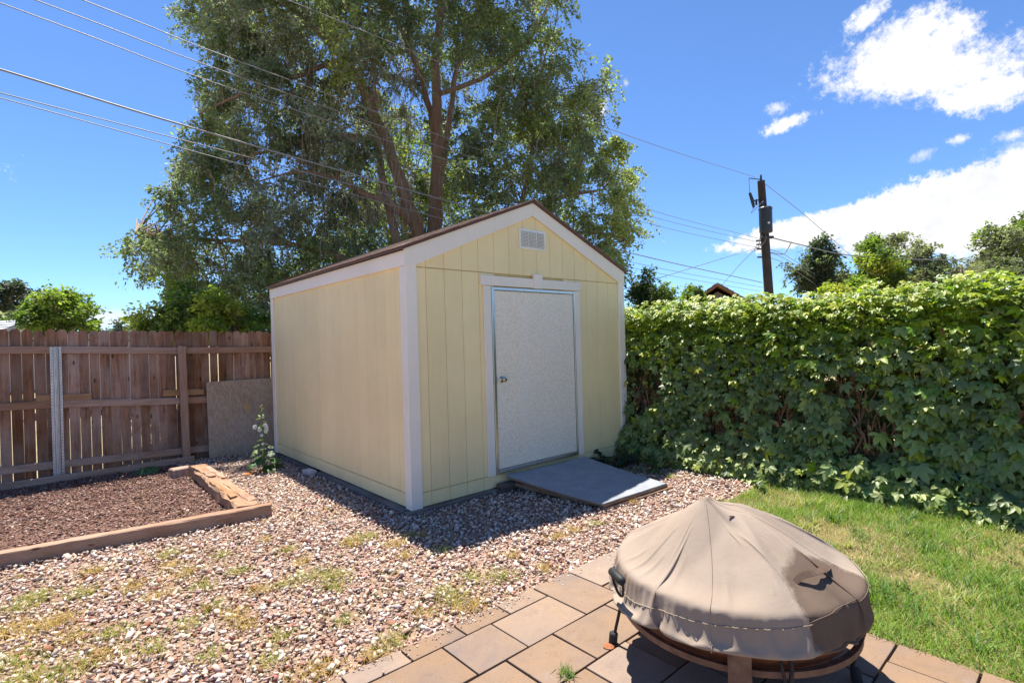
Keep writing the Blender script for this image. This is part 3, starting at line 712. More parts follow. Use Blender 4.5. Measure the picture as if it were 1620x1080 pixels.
# galvanised post: a hat channel with two flanges and a row of holes along each
def hat_post():
    pr = [(-0.052, 0.0), (-0.030, 0.0), (-0.026, -0.004), (-0.018, -0.040), (-0.008, -0.043), (-0.004, -0.034), (0.004, -0.034), (0.008, -0.043), (0.018, -0.040), (0.026, -0.004), (0.030, 0.0), (0.052, 0.0)]
    back = [(x, y + 0.003) for x, y in pr][::-1]
    return prism(pr + back, 1.60, np.array([[1, 0, 0], [0, 1, 0], [0, 0, 1]], float), (0.053, FENCE_Y - 0.060, 0.79))
mp_ = mk('metal_post', hat_post(), M['galv'], fence)
hole = make_mesh('bolt_hole', *merge(tube([(0, 0, 0), (0, -0.002, 0)], 0.0045, 8))); hole.materials.append(M['rubber'])
for k in range(40):
    for s in (-1, 1): piece('bolt_hole', hole, (0.053 + s * 0.041, FENCE_Y - 0.0601, 0.05 + k * 0.0385), mp_)
for a, b, z0, z1, sd in ((-0.13, 0.378, 0.99, 0.965, 61), (1.118, 1.598, 0.945, 0.925, 62)):
    mk('splice_board', long_beam((a, FENCE_Y - 0.028, z0), (b, FENCE_Y - 0.028, z1), 0.024, 0.082, 10, 0.002, sd, 0.003), M['scrap'], fence)

ply = root('plywood_sheet', (2.06, 8.2, 0), 'grey weathered plywood sheet leaning on the fence beside the shed', 'plywood')
lean = 0.06
def ply_geo():
    V, F = box((0, 0, 0.53), (0.93, 0.018, 1.06), 0.002)
    c, s = math.cos(-lean), math.sin(-lean)
    V = np.stack([V[:, 0], V[:, 1] * c - V[:, 2] * s, V[:, 1] * s + V[:, 2] * c], 1)
    return V + np.array([2.085, 8.212, 0.0]), F
mk('sheet', ply_geo(), M['ply'], ply)

# ================================================================== LOOSE GROUND COVER
def ico():
    bm = bmesh.new(); bmesh.ops.create_icosphere(bm, subdivisions=1, radius=1.0)
    V = np.array([v.co[:] for v in bm.verts]); F = np.array([[v.index for v in f.verts] for f in bm.faces]); bm.free(); return V, F
ICO_V, ICO_F = ico()
def shard(q, npt=8):
    bm = bmesh.new()
    for p in unit(q.normal(size=(npt, 3))) * q.uniform(0.75, 1.15, (npt, 1)): bm.verts.new(p)
    res = bmesh.ops.convex_hull(bm, input=list(bm.verts)); bmesh.ops.delete(bm, geom=[v for v in bm.verts if not v.link_faces], context='VERTS')
    bmesh.ops.triangulate(bm, faces=list(bm.faces)); bm.verts.index_update(); bmesh.ops.recalc_face_normals(bm, faces=list(bm.faces))
    V = np.array([v.co[:] for v in bm.verts]); F = np.array([[v.index for v in f.verts] for f in bm.faces]); bm.free(); return V, F
def rand_rot(n, r, tilt=0.5):
    nrm = unit(np.stack([r.normal(0, tilt, n), r.normal(0, tilt, n), np.ones(n)], 1)); a = r.uniform(0, 2 * math.pi, n)
    return frames(nrm, np.stack([np.cos(a), np.sin(a), np.zeros(n)], 1))
def pick(pal, w, n, r, jit=0.12):
    pal = np.array(pal); i = r.choice(len(pal), n, p=np.array(w) / sum(w)); c = pal[i] * (1 + r.normal(0, jit, (n, 1))); return np.clip(c + r.normal(0, 0.01, (n, 3)), 0.005, 0.95)
def stones(pos, size, colors, r, flat=(0.45, 0.8), tilt=0.45, nt=5):
    Vs, Fs, Cs, k = [], [], [], 0; which = r.integers(0, nt, len(pos))
    for t in range(nt):
        m = which == t; n = int(m.sum()); Vt, Ft = shard(r)
        sc3 = np.stack([size[m] * r.uniform(0.8, 1.5, n), size[m] * r.uniform(0.7, 1.05, n), size[m] * r.uniform(*flat, n)], 1)
        V, F, C = swarm(Vt, Ft, pos[m], *rand_rot(n, r, tilt), sc3, colors[m]); Vs.append(V); Fs.append(F + k); Cs.append(C); k += len(V)
    return np.vstack(Vs), np.vstack(Fs), np.vstack(Cs)
def grid_pts(x0, x1, y0, y1, s, r, j=0.5):
    X, Y = np.meshgrid(np.arange(x0, x1, s), np.arange(y0, y1, s)); X, Y = X.ravel(), Y.ravel()
    return X + r.uniform(-j, j, len(X)) * s, Y + r.uniform(-j, j, len(X)) * s
r = np.random.default_rng(5)
gx, gy = grid_pts(-1.5, 6.3, PATIO_Y - 0.01, 8.3, 0.0265, r, 0.6)
inshed = (gx > SX - 0.01) & (gx < SX + SW + 0.01) & (gy > SY - 0.0) & (gy < SY + SL)
front_line = BEAM_A[1] + (gx - BEAM_A[0]) / (BEAM_B[0] - BEAM_A[0]) * (BEAM_B[1] - BEAM_A[1])
inbed = (gx < 1.22) & (gy > front_line - 0.03)
beyond = (gx > 5.9) | ((gx < -0.9) & (gy > 5.2)) | ((gx - (-0.25)) * 0.95 + (gy - 3.3) * 0.9 < -1.0)
wood_ = (gx > 1.2) & (gx < 1.42) & (gy > 4.98) & (gy < 7.3)
keep = ~(inshed | inbed | beyond | wood_)
gx, gy = gx[keep], gy[keep]; n = len(gx)
size = np.clip(r.lognormal(math.log(0.0142), 0.38, n), 0.006, 0.032)
gz = r.uniform(-0.004, 0.012, n) + 0.006 * noise2(gx, gy, 2.0)
edge_lo = np.clip((gy - PATIO_Y) / 0.12, 0, 1); gz = gz - 0.016 * (1 - edge_lo)
ne = 520; ex = r.uniform(0.4, 3.0, ne); ey = PATIO_Y - 0.005 - np.abs(r.normal(0, 0.05, ne)); ek = noise2(ex, ey, 3.0, 6.0) > -0.12
gx, gy, gz = np.concatenate([gx, ex[ek]]), np.concatenate([gy, ey[ek]]), np.concatenate([gz, np.full(ek.sum(), 0.016)]); size = np.concatenate([size, r.uniform(0.003, 0.009, ek.sum())]); n = len(gx)
STONE = [(0.56, 0.44, 0.37), (0.47, 0.33, 0.27), (0.62, 0.54, 0.48), (0.32, 0.15, 0.105), (0.44, 0.35, 0.30), (0.22, 0.09, 0.06), (0.54, 0.40, 0.28)]
V, F, C = stones(np.stack([gx, gy, gz], 1), size, pick(STONE, [6, 5, 5, 1.6, 2, 0.8, 3], n, r, 0.18), r, (0.28, 0.65), 0.6, 16)
o = mk('gravel', (V, F), M['stone'], colors=C, at_=(2, 4, 0)); tag(o, 'pink and white crushed gravel in front of the shed', 'gravel', kind='stuff')
# mulch chips in the bed
mx_, my_ = grid_pts(-1.3, 1.22, 5.0, FENCE_Y - 0.12, 0.0235, r, 0.6)
fl = BEAM_A[1] + (mx_ - BEAM_A[0]) / (BEAM_B[0] - BEAM_A[0]) * (BEAM_B[1] - BEAM_A[1]); k_ = my_ > fl + 0.05; mx_, my_ = mx_[k_], my_[k_]; n = len(mx_)
V, F, C = stones(np.stack([mx_, my_, r.uniform(-0.004, 0.008, n) + 0.008 * noise2(mx_, my_, 1.5)], 1), np.clip(r.lognormal(math.log(0.0115), 0.32, n), 0.005, 0.024),
                 pick([(0.28, 0.165, 0.13), (0.18, 0.09, 0.068), (0.42, 0.30, 0.25), (0.34, 0.235, 0.195), (0.12, 0.06, 0.045)], [4, 4, 2, 2, 2], n, r), r, (0.35, 0.6), 0.4)
o = mk('mulch', (V, F), M['chip'], colors=C, at_=(0, 6.5, 0)); tag(o, 'red brown crushed mulch filling the timber edged bed', 'mulch', kind='stuff')

# grass and weeds
BL_V = np.array([(-0.5, 0, 0), (0.5, 0, 0), (-0.36, 0.5, 0.10), (0.36, 0.5, 0.10), (0, 1.0, 0.42)], float)
BL_F = np.array([(0, 1, 3), (0, 3, 2), (2, 3, 4)])
def blades(px, py, pz, length, width, colors, r, lean=0.45):
    n = len(px); a = r.uniform(0, 2 * math.pi, n); d = unit(np.stack([np.cos(a) * lean * r.uniform(0.2, 1.6, n), np.sin(a) * lean * r.uniform(0.2, 1.6, n), np.ones(n)], 1))
    b = r.uniform(0, 2 * math.pi, n); nrm = np.stack([np.cos(a) + 0.3 * np.cos(b), np.sin(a) + 0.3 * np.sin(b), np.zeros(n)], 1)
    x, y, z = frames(-nrm, d)
    x, y, z = np.cross(d, unit(-nrm)), d, unit(np.cross(np.cross(d, unit(-nrm)), d))
    S = np.stack([width, length, length * 0.8], 1)
    return swarm(BL_V, BL_F, np.stack([px, py, pz], 1), unit(x), unit(y), -unit(z), S, colors)
lx, ly = grid_pts(LAWN_X - 0.02, 5.55, -1.0, LAWN_Y + 0.06, 0.0105, r, 0.7)
k_ = (lx * 0.66 - ly * 0.75) < 4.1
lx, ly = lx[k_], ly[k_]
n = len(lx)
pn = noise2(lx, ly, 1.5, 3.0) + 0.55 * noise2(lx, ly, 4.3, 7.0)
d2 = np.hypot((lx - 4.35) / 0.75, (ly - 1.15) / 0.75)
dry = np.clip((pn * 0.95 + 0.38 - 0.30 * d2 + r.normal(0, 0.16, n)) * 1.7, 0, 1)
keep = r.uniform(size=n) > dry * 0.62; lx, ly, dry, pn = lx[keep], ly[keep], dry[keep], pn[keep]; n = len(lx)
tall = np.clip(noise2(lx, ly, 6.0, 11.0) * 0.5 + 0.5, 0, 1)
ln = np.clip(r.normal(0.042, 0.012, n) + 0.045 * tall ** 2 * (1 - dry), 0.018, 0.12) * (1 - 0.35 * dry)
ln = ln * np.where((lx > 5.1) | (ly > LAWN_Y - 0.12), 1.25, 1.0)
gcol = pick([(0.15, 0.27, 0.03), (0.21, 0.34, 0.04), (0.08, 0.17, 0.025), (0.31, 0.38, 0.09)], [4, 4, 2, 2], n, r, 0.16)
dcol = pick([(0.50, 0.40, 0.22), (0.38, 0.31, 0.15), (0.34, 0.33, 0.12)], [3, 2, 2], n, r, 0.15)
f_ = (r.uniform(size=n) < dry * 0.85 + 0.05)[:, None]
gcol = np.where(f_, dcol, gcol); wd_ = r.uniform(0.0026, 0.0052, n)
tx, ty, tl, tcl, tw = [], [], [], [], []
for k in range(150):                                              # coarse tufts and pale stalks standing out of the sward
    cx_, cy_ = r.uniform(3.05, 5.2), r.uniform(-0.5, 2.1); m = int(r.integers(10, 34)); sp = r.uniform(0.012, 0.04); pale = r.uniform() < 0.3
    tx += list(cx_ + r.normal(0, sp, m)); ty += list(cy_ + r.normal(0, sp, m)); tl += list(r.uniform(0.06, 0.125, m)); tw += list(r.uniform(0.004, 0.0075, m))
    tcl.append(pick([(0.46, 0.44, 0.20), (0.34, 0.38, 0.12)] if pale else [(0.075, 0.17, 0.03), (0.13, 0.25, 0.04), (0.06, 0.13, 0.03)], [1] * (2 if pale else 3), m, r, 0.15))
lx, ly, ln, wd_, gcol = np.concatenate([lx, tx]), np.concatenate([ly, ty]), np.concatenate([ln, tl]), np.concatenate([wd_, tw]), np.vstack([gcol] + tcl); n = len(lx)
V, F, C = blades(lx, ly, np.full(n, -0.004), ln, wd_, gcol, r, 0.6)
o = mk('grass', (V, F), M['blade'], colors=C, at_=(4.2, 1, 0)); tag(o, 'patchy green lawn with dry straw coloured spots', 'grass', kind='stuff')

spots = [(265, 880, 1), (295, 908, 1), (500, 912, 1.3), (530, 915, 1.2), (455, 872, .8), (585, 850, .8), (625, 862, 1), (560, 862, .9), (560, 855, 1.1), (745, 916, 1.1), (790, 915, 1.2), (720, 950, 1.1), (745, 962, 1.0), (675, 972, .8), (700, 940, .9), (620, 1015, 1.1),
         (590, 1045, 1.2), (495, 1068, 1.3), (60, 1000, 1.3), (30, 960, 1.2), (130, 940, 1.1), (190, 1000, 1), (20, 1050, 1.3), (150, 905, .9), (60, 945, 1), (100, 1070, 1.3), (420, 855, .7), (455, 925, .8), (410, 935, .8), (320, 930, 1), (370, 975, 1.0), (390, 990, .8),
         (440, 1010, .8), (300, 990, .8), (340, 960, .8), (250, 945, .9), (905, 840, .7), (940, 830, .8), (880, 850, .8), (860, 900, .8), (668, 848, .8), (650, 848, .6), (350, 880, .7), (380, 905, .8), (210, 930, .9), (90, 985, 1.1), (240, 1030, 1), (10, 1000, 1.2), (480, 890, .8), (640, 880, .7),
         (700, 870, .7), (810, 880, .6), (1000, 795, .6), (1180, 785, .9), (1060, 755, .8), (545, 985, .7), (420, 1050, .8), (160, 1040, 1.0), (330, 1040, .8), (40, 1075, 1.3), (118, 1008, 1), (268, 898, .8), (530, 930, .8)]
px, py, ll, cc = [], [], [], []
for u, v, s in spots:
    g = ground(u, v); m = int(120 * s); sp = 0.048 * s
    px += list(g[0] + r.normal(0, sp, m)); py += list(g[1] + r.normal(0, sp, m)); ll += list(r.uniform(0.03, 0.085, m) * s ** 0.5)
    pal = [[(0.20, 0.27, 0.035), (0.30, 0.32, 0.05), (0.42, 0.34, 0.09)], [(0.46, 0.30, 0.075), (0.54, 0.38, 0.11), (0.34, 0.27, 0.06)]][int(r.uniform() < 0.5)]
    cc.append(pick(pal, [1, 1, 1], m, r, 0.15))
px, py, ll, cc = np.array(px), np.array(py), np.array(ll), np.vstack(cc)
ok = py > PATIO_Y - 0.01
px, py, ll, cc = px[ok], py[ok], ll[ok], cc[ok]
# thin scatter of single straws between the tufts
nx_ = 5200; sx = r.uniform(-0.7, 2.4, nx_); sy = r.uniform(PATIO_Y, 4.9, nx_); k_ = noise2(sx, sy, 2.6, 2.0) > 0.08
px = np.concatenate([px, sx[k_]]); py = np.concatenate([py, sy[k_]]); ll = np.concatenate([ll, r.uniform(0.02, 0.055, k_.sum())])
cc = np.vstack([cc, pick([(0.50, 0.40, 0.16), (0.36, 0.33, 0.10), (0.26, 0.30, 0.07)], [3, 2, 1], int(k_.sum()), r)])
V, F, C = blades(px, py, np.full(len(px), 0.004), ll, r.uniform(0.002, 0.0042, len(px)), cc, r, 0.9)
o = mk('weeds', (V, F), M['weed'], colors=C, at_=(1, 3.5, 0)); tag(o, 'yellow green weeds sprouting through the gravel', 'weeds', kind='stuff')
g = ground(898, 1072); m = 70
V, F, C = blades(g[0] + r.normal(0, 0.018, m), g[1] + r.normal(0, 0.018, m), np.full(m, 0.01), r.uniform(0.03, 0.07, m), r.uniform(0.003, 0.006, m), pick([(0.11, 0.2, 0.04), (0.2, 0.27, 0.06)], [2, 1], m, r), r, 0.8)
o = mk('grass_tuft', (V, F), M['blade'], colors=C); tag(o, 'small green grass tuft growing in a joint between pavers', 'grass tuft')
g = ground(605, 1070)
V, F, C = stones(np.array([[g[0], g[1], 0.025]]), np.array([0.012]), np.array([[0.6, 0.52, 0.47]]), r)
o = mk('loose_stone', (V, F), M['stone'], colors=C); tag(o, 'single loose pale stone lying on the paver edge', 'stone')

# ================================================================== CREEPER HEDGE
def leaflet(L, W, ang, droop):
    """8 triangle leaflet, folded along its midrib, pointing along +y then turned by ang"""
    P = np.array([(0, 0, 0), (-0.44 * W, 0.42 * L, 0.09 * W), (-0.36 * W, 0.76 * L, 0.08 * W), (0, L, 0), (0.36 * W, 0.76 * L, 0.08 * W), (0.44 * W, 0.42 * L, 0.09 * W), (0, 0.55 * L, -0.03 * W)], float)
    P[:, 2] -= droop * (P[:, 1] / L) ** 2 * L
    F = np.array([(0, 6, 1), (1, 6, 2), (2, 6, 3), (3, 6, 4), (4, 6, 5), (5, 6, 0)])
    c, s = math.cos(ang), math.sin(ang); P[:, 0], P[:, 1] = P[:, 0] * c - P[:, 1] * s, P[:, 0] * s + P[:, 1] * c
    return P, F
def creeper_leaf(seed):
    q = np.random.default_rng(seed); Vs, Fs, k = [], [], 0
    for a, L in ((0, 1.0), (0.72, 0.88), (-0.72, 0.88), (1.5, 0.66), (-1.5, 0.66)):
        V, F = leaflet(L * q.uniform(0.9, 1.08), 0.48 * L * q.uniform(0.9, 1.15), a + q.normal(0, 0.07), q.uniform(0.12, 0.40))
        Vs.append(V); Fs.append(F + k); k += len(V)
    return np.vstack(Vs), np.vstack(Fs)
LEAVES = [creeper_leaf(700 + k) for k in range(6)]
def cheap_leaf():
    Vs, Fs, k = [], [], 0
    for a, L in ((0, 1.0), (0.72, 0.88), (-0.72, 0.88), (1.5, 0.66), (-1.5, 0.66)):
        V = np.array([(0, 0, 0), (-0.26 * L, 0.5 * L, 0.05), (0, L, -0.2 * L), (0.26 * L, 0.5 * L, 0.05)]); c, s_ = math.cos(a), math.sin(a)
        V[:, 0], V[:, 1] = V[:, 0] * c - V[:, 1] * s_, V[:, 0] * s_ + V[:, 1] * c; Vs.append(V); Fs.append(np.array([(0, 3, 2), (0, 2, 1)]) + k); k += 4
    return np.vstack(Vs), np.vstack(Fs)
CHEAP = cheap_leaf()
def lean_x(z): return 0.16 * z + 0.24 * min(max((z - 1.15) / 0.65, 0), 1.2) ** 2
hedge = root('creeper_hedge', (5.8, 2.5, 0), 'tall hedge of green creeper covering a fence along the lawn', 'hedge')
r = np.random.default_rng(21)
def hedge_top(y): return 1.83 + 0.07 * np.array([mn.noise((float(t) * 0.9, 3.3, 0)) for t in y]) + 0.05 * np.array([mn.noise((float(t) * 3.0, 8.3, 0)) for t in y])
def hedge_front(y, z):
    nz = np.array([mn.noise((float(a) * 1.1, float(b) * 1.1, 1.0)) for a, b in zip(y, z)]) + 0.6 * np.array([mn.noise((float(a) * 3.0, float(b) * 3.0, 4.0)) for a, b in zip(y, z)])
    return 5.32 - 0.065 * nz + 0.18 * z + 0.22 * np.clip((z - 1.15) / 0.65, 0, 1.2) ** 2 + 0.05 * np.exp(-((z - 0.6) / 0.3) ** 2)
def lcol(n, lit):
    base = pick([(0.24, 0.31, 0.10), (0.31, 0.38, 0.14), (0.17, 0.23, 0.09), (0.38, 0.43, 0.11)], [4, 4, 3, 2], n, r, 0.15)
    top = pick([(0.29, 0.38, 0.03), (0.40, 0.45, 0.035), (0.19, 0.29, 0.04)], [3, 2, 2], n, r, 0.15)  # sunlit yellow-green of the upper leaves, put into their colour
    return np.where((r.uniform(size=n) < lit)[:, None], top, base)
P, NR, DN, SZ, CO, PR = [], [], [], [], [], []
# front face, several layers
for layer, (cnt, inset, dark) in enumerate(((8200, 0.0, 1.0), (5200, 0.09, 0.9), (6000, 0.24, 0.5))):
    y = r.uniform(-1.6, 5.6, cnt) if layer < 2 else r.uniform(-1.6, 8.2, cnt)
    if layer == 0: y[:300] = r.uniform(5.6, 8.2, 300)
    z = 0.04 + 1.80 * r.uniform(size=cnt) ** 0.92
    hole = np.array([mn.noise((float(a) * 1.7 + 5.0, float(b) * 1.25, 9.0)) for a, b in zip(y, z)]) + 0.3 * np.array([mn.noise((float(a) * 5, float(b) * 4, 2.0)) for a, b in zip(y, z)])
    gapz = np.exp(-((z - 0.72) / 0.36) ** 2)
    bare = hole * gapz > (0.15 + 0.03 * layer)
    thin = r.uniform(size=cnt) < 0.93
    if layer == 2: bare[:] = False
    keep = ~(bare & thin); y, z = y[keep], z[keep]; m = len(y)
    x = hedge_front(y, z) + inset + r.uniform(-0.035, 0.045, m)
    P.append(np.stack([x, y, z], 1))
    up = np.clip((z - 1.25) / 0.6, 0, 1)
    NR.append(unit(np.stack([-np.ones(m) * (0.7 - 0.3 * up) + r.normal(0, 0.25, m), r.normal(0, 0.45, m) - 0.15, 0.85 + 0.45 * up + r.normal(0, 0.42, m)], 1)))
    DN.append(unit(np.stack([-0.35 + r.normal(0, 0.35, m), r.normal(0, 0.6, m), -np.ones(m)], 1)))
    s = (0.026 + 0.080 * r.uniform(size=m) ** 1.8) * np.where(z < 0.9, 1.15, 0.92) * np.clip(1.25 - 0.07 * y, 0.85, 1.25); SZ.append(s)
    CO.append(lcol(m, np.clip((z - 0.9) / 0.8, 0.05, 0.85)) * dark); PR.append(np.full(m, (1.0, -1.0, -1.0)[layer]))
# top and back
cnt = 4200; y = r.uniform(-1.6, 8.0, cnt); x = 5.52 + 0.78 * r.uniform(size=cnt); z = hedge_top(y) - 0.14 * ((x - 5.84) / 0.36) ** 2 + r.normal(0, 0.045, cnt)
P.append(np.stack([x, y, z], 1)); NR.append(unit(np.stack([r.normal(-0.25, 0.35, cnt), r.normal(-0.1, 0.35, cnt), np.ones(cnt)], 1)))
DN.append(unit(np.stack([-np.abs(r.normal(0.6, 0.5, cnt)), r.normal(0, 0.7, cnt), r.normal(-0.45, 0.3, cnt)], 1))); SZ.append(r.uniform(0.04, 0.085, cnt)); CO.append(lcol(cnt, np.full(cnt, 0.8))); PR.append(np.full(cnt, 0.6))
cnt = 620; y = r.uniform(-1.6, 5.0, cnt); x = 5.6 + 0.45 * r.uniform(size=cnt); z = hedge_top(y) + r.uniform(0.0, 0.17, cnt) * (0.4 + 0.9 * np.abs(noise2(y, y * 0 + 2.0, 2.2)))     # shoots above the top
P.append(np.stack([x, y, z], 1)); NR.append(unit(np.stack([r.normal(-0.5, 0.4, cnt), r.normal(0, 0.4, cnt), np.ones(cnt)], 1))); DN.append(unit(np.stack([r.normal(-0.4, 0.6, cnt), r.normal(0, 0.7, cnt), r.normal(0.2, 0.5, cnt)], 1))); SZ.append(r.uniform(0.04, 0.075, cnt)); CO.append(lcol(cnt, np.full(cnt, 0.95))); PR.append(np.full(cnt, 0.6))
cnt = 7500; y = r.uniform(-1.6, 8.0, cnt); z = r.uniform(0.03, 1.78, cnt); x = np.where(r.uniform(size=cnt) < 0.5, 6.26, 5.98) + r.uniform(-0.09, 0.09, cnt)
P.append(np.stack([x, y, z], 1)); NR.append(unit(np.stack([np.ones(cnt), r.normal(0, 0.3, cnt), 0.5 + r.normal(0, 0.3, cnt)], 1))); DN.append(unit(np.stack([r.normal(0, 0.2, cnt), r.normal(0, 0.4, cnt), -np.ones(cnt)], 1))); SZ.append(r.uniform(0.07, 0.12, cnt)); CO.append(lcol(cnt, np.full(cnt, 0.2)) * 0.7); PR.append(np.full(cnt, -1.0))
# sprawling foot of the hedge on the ground
cnt = 650; y = r.uniform(-1.4, 4.0, cnt); z = np.abs(r.normal(0.07, 0.07, cnt)) + 0.02; x = 5.37 - np.abs(r.normal(0, 0.035, cnt)) - 0.10 * np.clip((y - 2.2) / 1.5, 0, 1) * r.uniform(size=cnt)
P.append(np.stack([x, y, z], 1)); NR.append(unit(np.stack([r.normal(-0.6, 0.35, cnt), r.normal(-0.15, 0.35, cnt), np.ones(cnt)], 1))); DN.append(unit(np.stack([-np.ones(cnt), r.normal(0, 0.8, cnt), r.normal(-0.4, 0.25, cnt)], 1))); SZ.append(r.uniform(0.05, 0.095, cnt)); CO.append(lcol(cnt, np.full(cnt, 0.06))); PR.append(np.full(cnt, 0.9))
P, NR, DN, SZ, CO, PR = np.vstack(P), np.vstack(NR), np.vstack(DN), np.concatenate(SZ), np.vstack(CO), np.concatenate(PR)
ax_, ay_, azz = frames(NR, DN)
dist = (P - np.array([0, 0, CAMZ])) @ FW; lat = (P - np.array([0, 0, CAMZ])) @ RT
score = PR * SZ / np.maximum(dist, 0.5); score[(lat / np.maximum(dist, 0.1) > 0.97) | (dist < 1)] = 0
big = np.zeros(len(P), bool); big[np.argsort(-score)[:300]] = True
which = r.integers(0, 6, len(P))
Vs, Fs, Cs, k = [], [], [], 0
for t in range(6):
    m = (which == t) & ~big & (PR >= 0)
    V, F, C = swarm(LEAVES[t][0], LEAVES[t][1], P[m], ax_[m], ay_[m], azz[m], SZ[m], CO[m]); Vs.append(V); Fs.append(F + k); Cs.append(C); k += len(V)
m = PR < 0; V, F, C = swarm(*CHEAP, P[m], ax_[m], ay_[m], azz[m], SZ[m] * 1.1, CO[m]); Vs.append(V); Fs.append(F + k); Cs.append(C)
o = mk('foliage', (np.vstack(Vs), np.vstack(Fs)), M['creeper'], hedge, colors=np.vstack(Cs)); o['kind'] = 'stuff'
leaf_me = []
for t in range(6):
    me = make_mesh('leaf', *LEAVES[t]); me.materials.append(M['creeper_one']); leaf_me.append(me)
h0 = origin_of(hedge)
for i in np.where(big)[0]:
    o = bpy.data.objects.new('leaf', leaf_me[which[i]]); col.objects.link(o); o.parent = hedge
    mtx = Matrix(((ax_[i][0], ay_[i][0], azz[i][0]), (ax_[i][1], ay_[i][1], azz[i][1]), (ax_[i][2], ay_[i][2], azz[i][2])))
    o.location = P[i] - h0; o.rotation_euler = mtx.to_euler(); o.scale = (SZ[i],) * 3; o.color = (*CO[i], 1)
# woody stems, dead leaves and the wire mesh fence inside
parts = []
for k in range(520):
    y0 = r.uniform(-1.5, 5.2); z0 = r.uniform(0, 0.5); x0 = r.uniform(5.50, 5.68); L = r.uniform(0.5, 1.15); pts = []
    dy = r.normal(0, 0.25)
    for t in np.linspace(0, 1, 6): pts.append((x0 + lean_x(z0 + L * t) + r.normal(0, 0.02), y0 + dy * t * L + r.normal(0, 0.03), z0 + L * t))
    rad = r.uniform(0.003, 0.010); parts.append(tube(pts, np.linspace(rad, rad * 0.6, 6), 5, False))
for k in range(240):
    y0 = r.uniform(-1.5, 5.2); z0 = r.uniform(0.2, 1.5); x0 = r.uniform(5.46, 5.66); d = unit(np.array([r.normal(0, 0.4), r.normal(0, 1), r.normal(0, 1)])); L = r.uniform(0.15, 0.45)
    pts = [np.array([x0 + lean_x(z0), y0, z0]) + d * L * t + np.array([0, 0, -0.3 * L * t * t]) + r.normal(0, 0.008, 3) for t in np.linspace(0, 1, 5)]
    rad = r.uniform(0.0015, 0.004); parts.append(tube(pts, np.linspace(rad, rad * 0.5, 5), 4, False))
o = mk('vine_stems', merge(*parts), M['vine'], hedge, smooth=True); o['kind'] = 'stuff'
m = 900; y = r.uniform(-1.5, 5.2, m); z = np.clip(r.normal(0.65, 0.35, m), 0.05, 1.5); x = r.uniform(5.47, 5.68, m)
V, F, C = swarm(*leaflet(1.0, 0.6, 0, 0.5), np.stack([x, y, z], 1), *frames(rand_dirs(m, r), unit(np.stack([r.normal(0, .3, m), r.normal(0, .5, m), -np.ones(m)], 1))), r.uniform(0.035, 0.075, m), pick([(0.30, 0.14, 0.06), (0.20, 0.09, 0.045), (0.42, 0.24, 0.12)], [2, 2, 1], m, r))
o = mk('dead_leaves', (V, F), M['creeper'], hedge, colors=C); o['kind'] = 'stuff'
parts = []
for s in (-1, 1):
    for k in range(150):
        ya = -1.6 + k * 0.066
        za, zb = 0.05, 1.75
        n_ = 26; pts = []
        for j in range(2):
            t = j; pts.append((5.86 + s * 0.002, ya + s * (zb - za) * 0.9 * (t - 0.5), za + (zb - za) * t))
        parts.append(tube(pts, 0.0018, 3, False))
o = mk('chain_link_mesh', merge(*parts), M['galv'], hedge)
o['kind'] = 'stuff'
for k in range(5): mk('fence_post', tube([(5.88, -1.2 + k * 2.3, 0), (5.88, -1.2 + k * 2.3, 1.78)], 0.028, 10), M['galv'], hedge)

# dark low plants along the shed wall by the ramp
def low_plant(name, u, v, n, spread, size, label, seed, cols=((0.018, 0.04, 0.018), (0.03, 0.06, 0.022))):
    q = np.random.default_rng(seed); g = ground(u, v)
    if g[1] > SY - 0.07: g[1] = SY - 0.09
    pos = np.stack([g[0] + q.normal(0, spread[0], n), g[1] + q.normal(0, spread[1], n), np.abs(q.normal(0.05, 0.05, n)) + 0.02], 1)
    pos[:, 1] = np.where((pos[:, 0] < SX + SW + 0.03), np.minimum(pos[:, 1], SY - 0.03), pos[:, 1])
    nr = unit(np.stack([q.normal(-0.3, 0.4, n), q.normal(-0.4, 0.4, n), np.ones(n)], 1)); dn = unit(np.stack([q.normal(0, 1, n), q.normal(0, 1, n), q.normal(-0.3, 0.3, n)], 1))
    V, F, C = swarm(*LEAVES[seed % 6], pos, *frames(nr, dn), q.uniform(0.6, 1.15, n) * size, pick(cols, [1] * len(cols), n, q))
    rt_ = root(name, g * np.array([1, 1, 0]), label, 'plant', 'plants at the foot of the shed')
    mk('foliage', (V, F), M['creeper'], rt_, colors=C)
    stem = [tube([(g[0] + q.normal(0, .01), g[1] - 0.01, 0), tuple(np.array(pos[k]))], 0.003, 4, False) for k in range(0, n, 4)]
    mk('stems', merge(*stem), M['vine'], rt_)
low_plant('low_creeper', 941, 736, 34, (0.09, 0.05), 0.06, 'small dark green creeper plant at the shed wall behind the ramp', 31)
low_plant('low_creeper', 985, 738, 55, (0.12, 0.07), 0.065, 'dark green creeper clump at the shed corner next to the hedge', 32)
low_plant('low_creeper', 1040, 742, 80, (0.20, 0.10), 0.06, 'brighter creeper patch on the gravel between ramp and hedge', 33, ((0.05, 0.10, 0.03), (0.09, 0.15, 0.04), (0.16, 0.2, 0.08)))
low_plant('low_creeper', 1204, 778, 14, (0.04, 0.04), 0.06, 'tiny yellow green shoot at the corner of lawn and hedge', 34, ((0.18, 0.26, 0.04), (0.12, 0.2, 0.04)))

